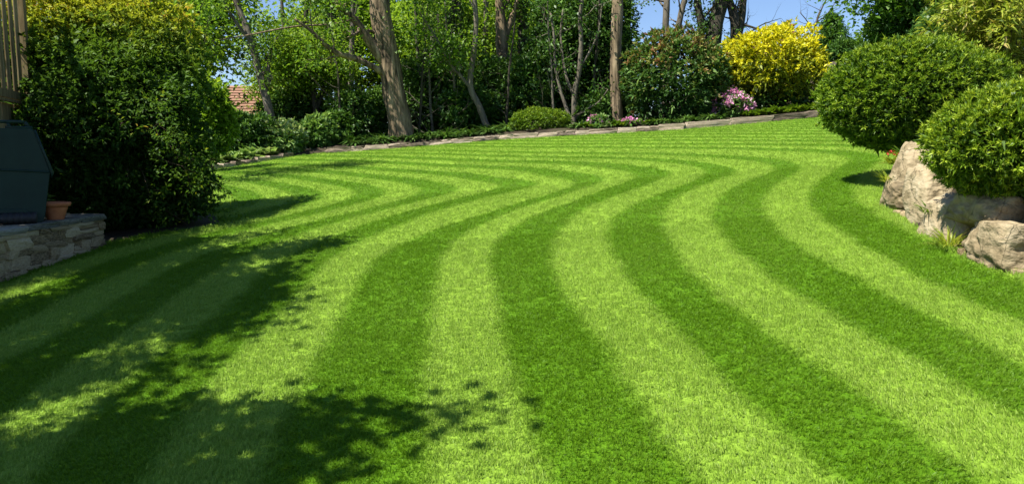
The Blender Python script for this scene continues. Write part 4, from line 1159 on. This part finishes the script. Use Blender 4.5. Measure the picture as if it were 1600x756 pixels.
# ------------------------------------------------------------------ houses beyond
def house(name, label, u0, u1, v_eave, v_ridge, y, depth, mat_wall, chim=None, vent=0):
    a = at(u0, v_eave, y); b = at(u1, v_eave, y); zr = at(u0, v_ridge, y)[2]
    gz = float(T(a[0], y)) - .3; cx = (a[0] + b[0]) / 2; w = b[0] - a[0]; ze = a[2]
    root = thing(name, label, 'house', (cx, y, gz)); o = np.array((cx, y, gz))
    m = MB(); m.box((cx, y + depth / 2, (gz + ze) / 2), (w, depth, ze - gz)); m.build('wall', mat_wall, root, origin=o)
    e = .35; ym = y + depth / 2
    rf = MB()
    V = [(a[0] - e, y - e, ze - .1), (b[0] + e, y - e, ze - .1), (b[0] + e, y + depth + e, ze - .1), (a[0] - e, y + depth + e, ze - .1), (a[0] + w * .12, ym, zr), (b[0] - w * .12, ym, zr)]
    rf.add(V, [(0, 1, 5, 4), (1, 2, 5), (2, 3, 4, 5), (3, 0, 4), (3, 2, 1, 0)])
    ro = rf.build('roof', M['roof_tile'], root, origin=o)
    # rows of tiles standing proud of the front slope
    for k in range(14):
        t0, t1 = k / 14, (k + 1.08) / 14
        q = MB()
        def pt(s, t, off): 
            x0 = (a[0] - e) * (1 - t) + (a[0] + w * .12) * t; x1 = (b[0] + e) * (1 - t) + (b[0] - w * .12) * t
            return (x0 + (x1 - x0) * s, (y - e) * (1 - t) + ym * t - off, (ze - .1) * (1 - t) + zr * t + off)
        q.add([pt(0, t0, .06), pt(1, t0, .06), pt(1, t1, .02), pt(0, t1, .02), pt(0, t0, .005), pt(1, t0, .005)], [(0, 1, 2, 3), (4, 5, 1, 0)])
        q.build('tile_row', M['roof_tile'], ro, origin=o)
    for s in (.25, .6):
        x = a[0] + w * s; zc = ze - .95
        f = MB(); f.box((x, y - .03, zc), (1.2, .1, 1.1)); fo = f.build('window', M['white_paint'], root, origin=o)
        f = MB(); f.box((x - .28, y - .085, zc), (.48, .03, .92)); f.build('pane', M['glass'], fo, origin=o)
        f = MB(); f.box((x + .28, y - .085, zc), (.48, .03, .92)); f.build('pane', M['glass'], fo, origin=o)
    if chim:
        u, v0, v1, w_ = chim
        p0 = at(u, v1, ym); p1 = at(u, v0, ym); k = w_ * ym / F
        c = MB(); c.box((p0[0], ym, (p0[2] + p1[2]) / 2), (k, k, p1[2] - p0[2])); c.box((p0[0], ym, p1[2] + .04), (k * 1.2, k * 1.2, .1))
        co = c.build('chimney', M['brick'], ro, origin=o)
        t = MB(); t.lathe([(.16, 0), (.13, .35), (.15, .4), (.11, .4)], 12, (p0[0], ym, p1[2] + .08)); t.build('chimney_pot', M['terracotta'], co, origin=o)
    return root
house('house', 'house with brown tiled hipped roof beyond the left trees', 290, 418, 192, 122, 40, 9, M['render_wall'])
house('house', 'distant house with red chimney behind the yellow bush', 1165, 1290, 88, 62, 62, 8, M['white_paint'], chim=(1230, 41, 68, 15))

# ------------------------------------------------------------------ shrubs of the far border
E = 'dark evergreen understory'
dark = []
for i, (lab, c, r_, y, n, leaf, ry) in enumerate((
    ('dark laurel filling the gap left of the thick trunk', (568, 182), (50, 42), 27.8, 9000, 'leaf_dark', None),
    ('tall dark holly mass right behind the thick trunk', (668, 150), (46, 62), 28.6, 12000, 'leaf_dark', None),
    ('glossy laurel between thick trunk and slender crooked tree', (722, 178), (44, 40), 27.6, 9000, 'leaf_ivy', None),
    ('glossy laurel rising behind the slender crooked tree', (768, 150), (46, 52), 28.8, 10000, 'leaf_dark', None),
    ('broad dark laurel behind the low clipped bush', (832, 148), (56, 56), 28.4, 13000, 'leaf_dark', None),
    ('tall dark evergreen behind the multi stemmed tree', (884, 92), (56, 112), 28.8, 19000, 'leaf_dark', None),
    ('dark ivy mass beside the tall straight pale trunk', (942, 88), (40, 114), 28.4, 16000, 'leaf_dark', None),
    ('dark shrub at the foot of the tall straight pale trunk', (940, 178), (40, 28), 27.0, 6000, 'leaf_ivy', None),
    ('dark hedge below the brown roof', (385, 215), (44, 40), 24.8, 9000, 'leaf_dark', None),
    ('dark bush under the young pale green tree', (462, 178), (45, 38), 28.6, 8000, 'leaf_ivy', None),
    ('dark bush behind yellow bush and rhododendron', (1135, 120), (40, 50), 28.5, 8000, 'leaf_dark', None),
    ('dark low bush in the corner right of the leafy hydrangea', (530, 208), (30, 28), 26.8, 5000, 'leaf_dark', None),
    ('airy light green bush beside the tall left shrub', (326, 186), (32, 52), 20.5, 6000, 'leaf_bright', None),
)):
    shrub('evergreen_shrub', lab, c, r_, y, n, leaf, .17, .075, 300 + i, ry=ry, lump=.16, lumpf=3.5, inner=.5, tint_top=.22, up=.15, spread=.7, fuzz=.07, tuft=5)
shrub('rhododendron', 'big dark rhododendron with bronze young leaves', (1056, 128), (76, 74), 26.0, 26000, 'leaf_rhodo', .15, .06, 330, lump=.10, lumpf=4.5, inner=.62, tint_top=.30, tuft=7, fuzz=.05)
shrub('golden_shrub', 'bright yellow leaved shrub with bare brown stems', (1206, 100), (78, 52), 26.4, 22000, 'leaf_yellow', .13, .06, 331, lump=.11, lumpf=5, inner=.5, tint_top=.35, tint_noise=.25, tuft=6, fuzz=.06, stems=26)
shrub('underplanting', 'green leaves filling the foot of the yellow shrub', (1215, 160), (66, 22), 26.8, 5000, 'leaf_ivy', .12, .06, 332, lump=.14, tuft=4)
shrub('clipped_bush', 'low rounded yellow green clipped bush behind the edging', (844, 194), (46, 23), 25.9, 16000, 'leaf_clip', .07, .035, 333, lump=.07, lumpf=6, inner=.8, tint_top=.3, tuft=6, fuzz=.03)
shrub('hydrangea', 'leafy green bush at the corner where both beds meet', (497, 210), (27, 24), 25.8, 4200, 'leaf_fresh', .16, .10, 334, lump=.14, tuft=4, inner=.5)
shrub('hydrangea', 'pale blue green bush beside the hosta bed', (440, 222), (34, 28), 25.0, 5200, 'leaf_hosta', .14, .09, 335, lump=.14, tuft=4, inner=.5)

# pink flowering azaleas
def flowers(root_name, label, c, r_, y, nf, nl, seed, petal='petal_pink', cat='shrub', L=.11):
    root = shrub(root_name, label, c, r_, y, nl, 'leaf_fresh', .12, .05, seed, lump=.12, tuft=4, inner=.6, cat=cat)
    base = np.array(root.location); cc = at(c[0], c[1], y); r = np.random.default_rng(seed + 9)
    d = rand_dirs(nf * 4, r); d = d[(d[:, 2] > -.35) & (d[:, 1] < .6)][:nf]
    for j, q in enumerate(d):
        p = cc + q * np.array([r_[0], r_[0] * .8, r_[1]]) * y / F * 1.03
        V, tn = cluster_leaves(p[None], .05, 16, L * .8, L * .6, seed * 100 + j, tint0=.35 + .5 * r.random(), tintv=.3)
        leaf_obj('blossom', V, tn, M[petal], root, base)
    return root
flowers('azalea', 'pink flowering azalea between rhododendron and yellow shrub', (1142, 167), (29, 24), 25.4, 44, 3000, 340, L=.13)
flowers('azalea', 'small pink azalea low at the left foot of the rhododendron', (984, 199), (19, 11), 24.9, 22, 1000, 341, L=.13)
flowers('azalea', 'tiny dusky pink azalea near the tall straight pale trunk', (934, 190), (14, 8), 25.7, 9, 800, 342, L=.10)

# low plants along the edging
def low_plant(kind, y0=25.0, seed=1, n=70, L=.28, W=.05, leaf='leaf_fresh', arch=.5):
    r = np.random.default_rng(seed)
    a = r.uniform(0, 6.28, n); e = r.uniform(.25, 1.2, n)
    D = np.stack([np.cos(a) * np.cos(e), np.sin(a) * np.cos(e), np.sin(e)], 1)
    P = np.stack([np.cos(a) * .05, np.sin(a) * .05, np.zeros(n)], 1) * r.uniform(0, 1.6, (n, 1))
    N = np.stack([-np.cos(a) * np.sin(e), -np.sin(a) * np.sin(e), np.cos(e)], 1)
    Ls = L * r.uniform(.6, 1.2, n)
    V1 = leaf_arrays(P, D, N, Ls, W * r.uniform(.7, 1.3, n), droop=arch)
    me = mesh_np(kind, V1, np.arange(n * 4).reshape(-1, 4), False, {'tint': np.repeat(np.clip(r.normal(.5, .2, n), 0, 1), 4)})
    me.materials.append(M[leaf])
    return me
fern = [low_plant('fern', seed=s_, n=80, L=.36, W=.06, leaf='leaf_ivy' if s_ == 1 else 'leaf_fresh') for s_ in (1, 2, 3)]
hosta = [low_plant('hosta', seed=s_, n=46, L=.30, W=.15, leaf='leaf_hosta', arch=.35) for s_ in (4, 5)]
lowg = [low_plant('cushion', seed=s_, n=60, L=.22, W=.10, leaf='leaf_clip', arch=.3) for s_ in (6, 7)]
def plant_row(name, meshes, us, yf, label, group, s0, s1, off=0):
    for i, u in enumerate(us):
        y = yf(u) + rs.uniform(-.12, .3); g = on(u + rs.uniform(-4, 4), y)
        g[2] += GEX(g[0], g[1]) - .01
        o = bpy.data.objects.new(name, meshes[(i + off) % len(meshes)]); COL.objects.link(o)
        k = rs.uniform(s0, s1); o.location = g; o.scale = (k, k, k * rs.uniform(.8, 1.1)); o.rotation_euler = (0, 0, rs.uniform(0, 6.28))
        tag(o, label, 'plant', group)
yedge = lambda u: float(np.interp((u - 800) / F * 25, EDGE[:, 0], EDGE[:, 1])) + .45
plant_row('fern', fern, list(range(545, 800, 13)), yedge, 'small feathery green plant just behind the stone edging below the laurels', 'ferny plants behind the edging', .7, 1.25)
plant_row('fern', fern, list(range(550, 800, 17)), lambda u: yedge(u) + .8, 'small feathery green plant just behind the stone edging below the laurels', 'ferny plants behind the edging', 1.0, 1.6)
plant_row('perennial', lowg, list(range(1165, 1292, 9)), yedge, 'low yellow green leafy plant in front of the yellow shrub', 'leafy plants before the yellow shrub', .9, 1.5)
plant_row('perennial', fern[1:] + lowg, list(range(895, 1020, 11)), yedge, 'low fresh green plant below the tall straight pale trunk', 'leafy plants below the pale trunk', .7, 1.2)
plant_row('perennial', fern, list(range(1015, 1130, 12)), yedge, 'low dark plant at the foot of the dark rhododendron', 'plants below the rhododendron', .6, .95)
for i in range(30):
    t = rs.random(); u = 345 + 125 * t; k = rs.random()
    x = np.interp(t, [0, .5, 1], [-9.3, -8.3, -7.3]) - .12 - .7 * k; y = np.interp(t, [0, .5, 1], [20.5, 22.2, 24.4]) + .12 + .4 * k
    o = bpy.data.objects.new('hosta', hosta[i % 2]); COL.objects.link(o)
    s_ = rs.uniform(1.0, 1.6); o.location = (x, y, float(T(x, y)) + GEX(x, y) + .03); o.scale = (s_, s_, s_); o.rotation_euler = (0, 0, rs.uniform(0, 6.28))
    tag(o, 'pale variegated hosta in the left bed', 'plant', 'hostas in the left bed')

# ------------------------------------------------------------------ right background
shrub('evergreen_shrub', 'dense dark evergreen hedge behind the two clipped shrubs', (1500, 70), (80, 62), 13.5, 16000, 'leaf_dark', .11, .05, 351, ry=1.2, lump=.14, tuft=5, inner=.5)
shrub('evergreen_shrub', 'tall dense dark evergreen right of the pale beech trunk', (1462, 22), (74, 62), 15.2, 15000, 'leaf_dark', .12, .055, 355, ry=1.2, lump=.15, tuft=5, inner=.5)
make_tree('beech_tree', 'dark leafy tree with pale trunk behind the wide clipped shrub', [(1404, 110), (1404, 75), (1404, 40), (1405, 5), (1408, -30)], 16.0, (17, 16, 15, 15, 13), M['bark_grey'], seed=71, top=8.5, start=.30, nb=30, blen=2.4, depth=1, per=46, csize=.33, L=.10, W=.06, tint0=.35, leaf='leaf_tree', up=.15, xaim=.35)
shrub('leafy_shrub', 'mid green shrub left of the pale beech trunk', (1372, 92), (46, 26), 17.0, 6000, 'leaf_fresh', .09, .045, 352, lump=.16, tuft=5, inner=.5)
shrub('leafy_shrub', 'airy light green bush against the sky beside the conifer', (1368, 56), (24, 18), 24, 1500, 'leaf_bright', .10, .05, 353, lump=.2, tuft=4, inner=.3)
shrub('leafy_shrub', 'dark low shrub on the grassy bank below the conifer', (1325, 80), (30, 14), 29.5, 3500, 'leaf_ivy', .12, .06, 354, lump=.2, tuft=4, inner=.4)
def conifer():
    y = 31.0; g = on(1302, y, 90); top = at(1300, 24, y)
    root = thing('conifer', 'small dark pointed conifer on the bank against the sky', 'tree', g)
    r = np.random.default_rng(5); mb = MB(); mb.tube([g + np.array([0, 0, -.2]), (g + top) / 2, top], [.1, .07, .01], 7)
    C = []; H = top[2] - g[2]
    for i in range(170):
        t = r.random() ** 1.3; a = r.uniform(0, 6.28); R = (1 - t) ** .7 * 42 * y / F * r.uniform(.7, 1.15)
        p0 = g * (1 - t) + top * t; e = p0 + np.array([math.cos(a) * R, math.sin(a) * R, -.06 + .1 * R])
        mb.tube([p0, e], [.018, .005], 4, cap=False)
        for q in (.45, .7, .9, 1.0): C.append(p0 + (e - p0) * q)
    mb.build('trunk', M['bark_dark'], root, origin=g)
    V, tn = cluster_leaves(np.array(C), .10, 18, .13, .045, 6, tint0=.45); leaf_obj('crown', V, tn, M['leaf_ivy'], root, g)
conifer()
# grassy bank and its timber edge
bx = np.arange(9.5, 22, .35); by = np.arange(28.6, 40, .35); X, Y = np.meshgrid(bx, by)
Zb = T(X, Y) + GEX(X.ravel(), Y.ravel()).reshape(X.shape) + .05
idx = np.arange(X.size).reshape(X.shape); FQ = np.stack([idx[:-1, :-1], idx[:-1, 1:], idx[1:, 1:], idx[1:, :-1]], -1).reshape(-1, 4)
bank = link('grass_bank', mesh_np('grass_bank', np.stack([X.ravel(), Y.ravel(), Zb.ravel()], 1), FQ, True, {'phase': np.full(X.size, 1.5)}), M['lawn'])
tag(bank, 'mown grassy bank rising behind the yellow shrub', kind='structure')
tw = thing('timber_edging', 'weathered timber sleeper edging below the grassy bank', 'wall', on(1320, 28.4, 110)); to = np.array(tw.location)
for j in range(2):
    for i in range(4):
        b1 = MB(); p = at(1285 + i * 30, 112 - j * 9 - i * 1.5, 28.0); b1.box((0, 0, 0), (.74, .12, .2), None, .008)
        o = b1.build('sleeper', M['timber'], tw, bevel=.01); o.location = Vector(p) - tw.location
for i in range(5):
    b1 = MB(); p = at(1272 + i * 30, 112, 28.0); gz = float(T(p[0], 28)); b1.box((0, 0, 0), (.1, .1, p[2] + .28 - gz)); o = b1.build('stake', M['timber'], tw); o.location = Vector((p[0], 28.12, (gz + p[2] + .28) / 2)) - tw.location

# long leaved shrub at the right edge
def willow():
    y = 9.4; c = at(1590, 60, y); base = np.array([c[0], y + .3, float(T(c[0], y)) + .1])
    root = thing('bamboo', 'yellow green bamboo with long narrow leaves behind the domed shrub', 'bamboo', base)
    r = np.random.default_rng(15); mb = MB(); C = []; Dr = []
    for i in range(60):
        a = r.uniform(0, 6.28); rr = r.uniform(0, .35)
        p = base + np.array([math.cos(a) * rr, math.sin(a) * rr, -.1]); hgt = r.uniform(1.5, 3.1)
        q = base + np.array([math.cos(a) * rr * 1.6, math.sin(a) * rr * 1.6, hgt * .7]); e = base + np.array([math.cos(a) * (.35 + rr * 1.6), math.sin(a) * (.35 + rr * 1.6), hgt * .92]) + r.normal(size=3) * .1
        sp = smooth_poly([p, q, e], 6); mb.tube(sp, np.linspace(.011, .003, len(sp)), 5, cap=False)
        for s in sp[4:]:
            for _ in range(9):
                C.append(s + r.normal(size=3) * .09); aa = a + r.normal() * .9; Dr.append([math.cos(aa), math.sin(aa), -.1 + r.normal() * .45])
    mb.build('culms', M['twig'], root, smooth=True, origin=base)
    C = np.array(C); D = unit(np.array(Dr)); n = len(C)
    C = np.repeat(C, 3, 0); D = unit(np.repeat(D, 3, 0) + r.normal(size=(n * 3, 3)) * .35); n *= 3
    N = unit(np.array([0, 0, 1.]) + r.normal(size=(n, 3)) * .5)
    V = leaf_arrays(C, D, N, .125 * np.exp(r.normal(size=n) * .25), .027 * np.ones(n), droop=.2)
    leaf_obj('foliage', V, np.clip(r.normal(.56, .24, n), 0, 1), M['leaf_bamboo'], root, base)
willow()

# little plants among the boulders
def tuft_plant(label, name, u, v, y, n, L, W, leaf, seed, petals=None):
    p = at(u, v, y)
    me = low_plant(name, seed=seed, n=n, L=L, W=W, leaf=leaf, arch=.25)
    root = thing(name, label, 'plant', p); link('foliage', me, None, root)
    if petals:
        r = np.random.default_rng(seed)
        C = np.array([[r.normal() * L * .3, r.normal() * L * .3, L * r.uniform(.6, .9)] for _ in range(petals)])
        for j, q in enumerate(C):
            V, tn = cluster_leaves(q[None], .008, 9, .022, .018, seed + j); leaf_obj('blossom', V, tn, M['petal_red'], root, (0, 0, 0))
tuft_plant('small leafy plant with red flowers in front of the domed shrub', 'rock_plant', 1452, 222, 7.9, 46, .15, .05, 'leaf_fresh', 81, 6)
tuft_plant('leafy rock plant with a red bloom beside the tall pointed boulder', 'rock_plant', 1398, 258, 8.2, 46, .16, .05, 'leaf_bamboo', 82, 4)
tuft_plant('grassy tuft growing left of the tall pointed boulder', 'rock_plant', 1390, 285, 8.0, 80, .18, .014, 'leaf_bamboo', 83)
tuft_plant('fresh green rosette between tall pointed boulder and clipped shrub', 'rock_plant', 1420, 248, 8.3, 40, .17, .06, 'leaf_clip', 84)
tuft_plant('dry grass tuft against the shaded boulder', 'rock_plant', 1482, 385, 6.0, 120, .22, .010, 'leaf_bamboo', 85)
tuft_plant('trailing yellow green tuft hanging below the domed shrub', 'rock_plant', 1458, 335, 6.6, 90, .16, .014, 'leaf_clip', 86)

# ------------------------------------------------------------------ trees left of the view that throw the dappled shade
def shade_tree(label, x, y, h, z0, rx, ry, seed, n_cl, per, L=.10, W=.06, clear=0.0):
    g = np.array([x, y, float(T(x, y))]); r = np.random.default_rng(seed)
    root = thing('garden_tree', label, 'tree', g, 'trees beside the patio')
    mb = MB(); tips = []
    pts = smooth_poly([g + np.array([0, 0, -.2]), g + np.array([.1, .1, h * .3]), g + np.array([0, -.1, h * .6]), g + np.array([.1, 0, h * .95])], 4)
    rad = np.linspace(.17, .03, len(pts)); mb.tube(pts, rad, 9, rough=.06)
    for i in range(n_cl):
        t = (i + r.random()) / n_cl; zz = z0 + (h - z0) * t
        j = min(len(pts) - 1, int(zz / h * .8 * (len(pts) - 1))); a = r.uniform(0, 6.28)
        ln = max(rx, ry) * math.sqrt(max(.08, 1 - (2 * t - .9) ** 2)) * r.uniform(.7, 1.1)
        d = unit(np.array([math.cos(a) * rx / max(rx, ry), math.sin(a) * ry / max(rx, ry), .35]))
        grow(mb, pts[j], d, ln, rad[j] * .4, r, tips, 1)
    mb.build('trunk', M['bark_grey'], root, smooth=True, origin=g)
    C = np.array(tips); C = C[C[:, 2] > clear]          # lower twigs cut away
    V, tn = cluster_leaves(C, .16 * r.uniform(.6, 1.4, len(C)), per, L, W, seed + 3, tint0=.3)
    leaf_obj('crown', V, tn, M['leaf_ivy'], root, g)
shade_tree('leafy tree beside the patio shading the near lawn', -4.6, 1.7, 6.4, 2.9, 1.9, 1.3, 91, 16, 32, .14, .09, 2.7)
shade_tree('leafy tree on the patio shading the left lawn', -6.15, 5.0, 7.8, 4.0, 2.2, 2.0, 92, 24, 46, .14, .09, 4.2)
shade_tree('tall leafy tree behind the wooden screen', -8.1, 6.9, 8.8, 4.2, 2.0, 1.7, 93, 22, 40, .14, .09, 4.4)
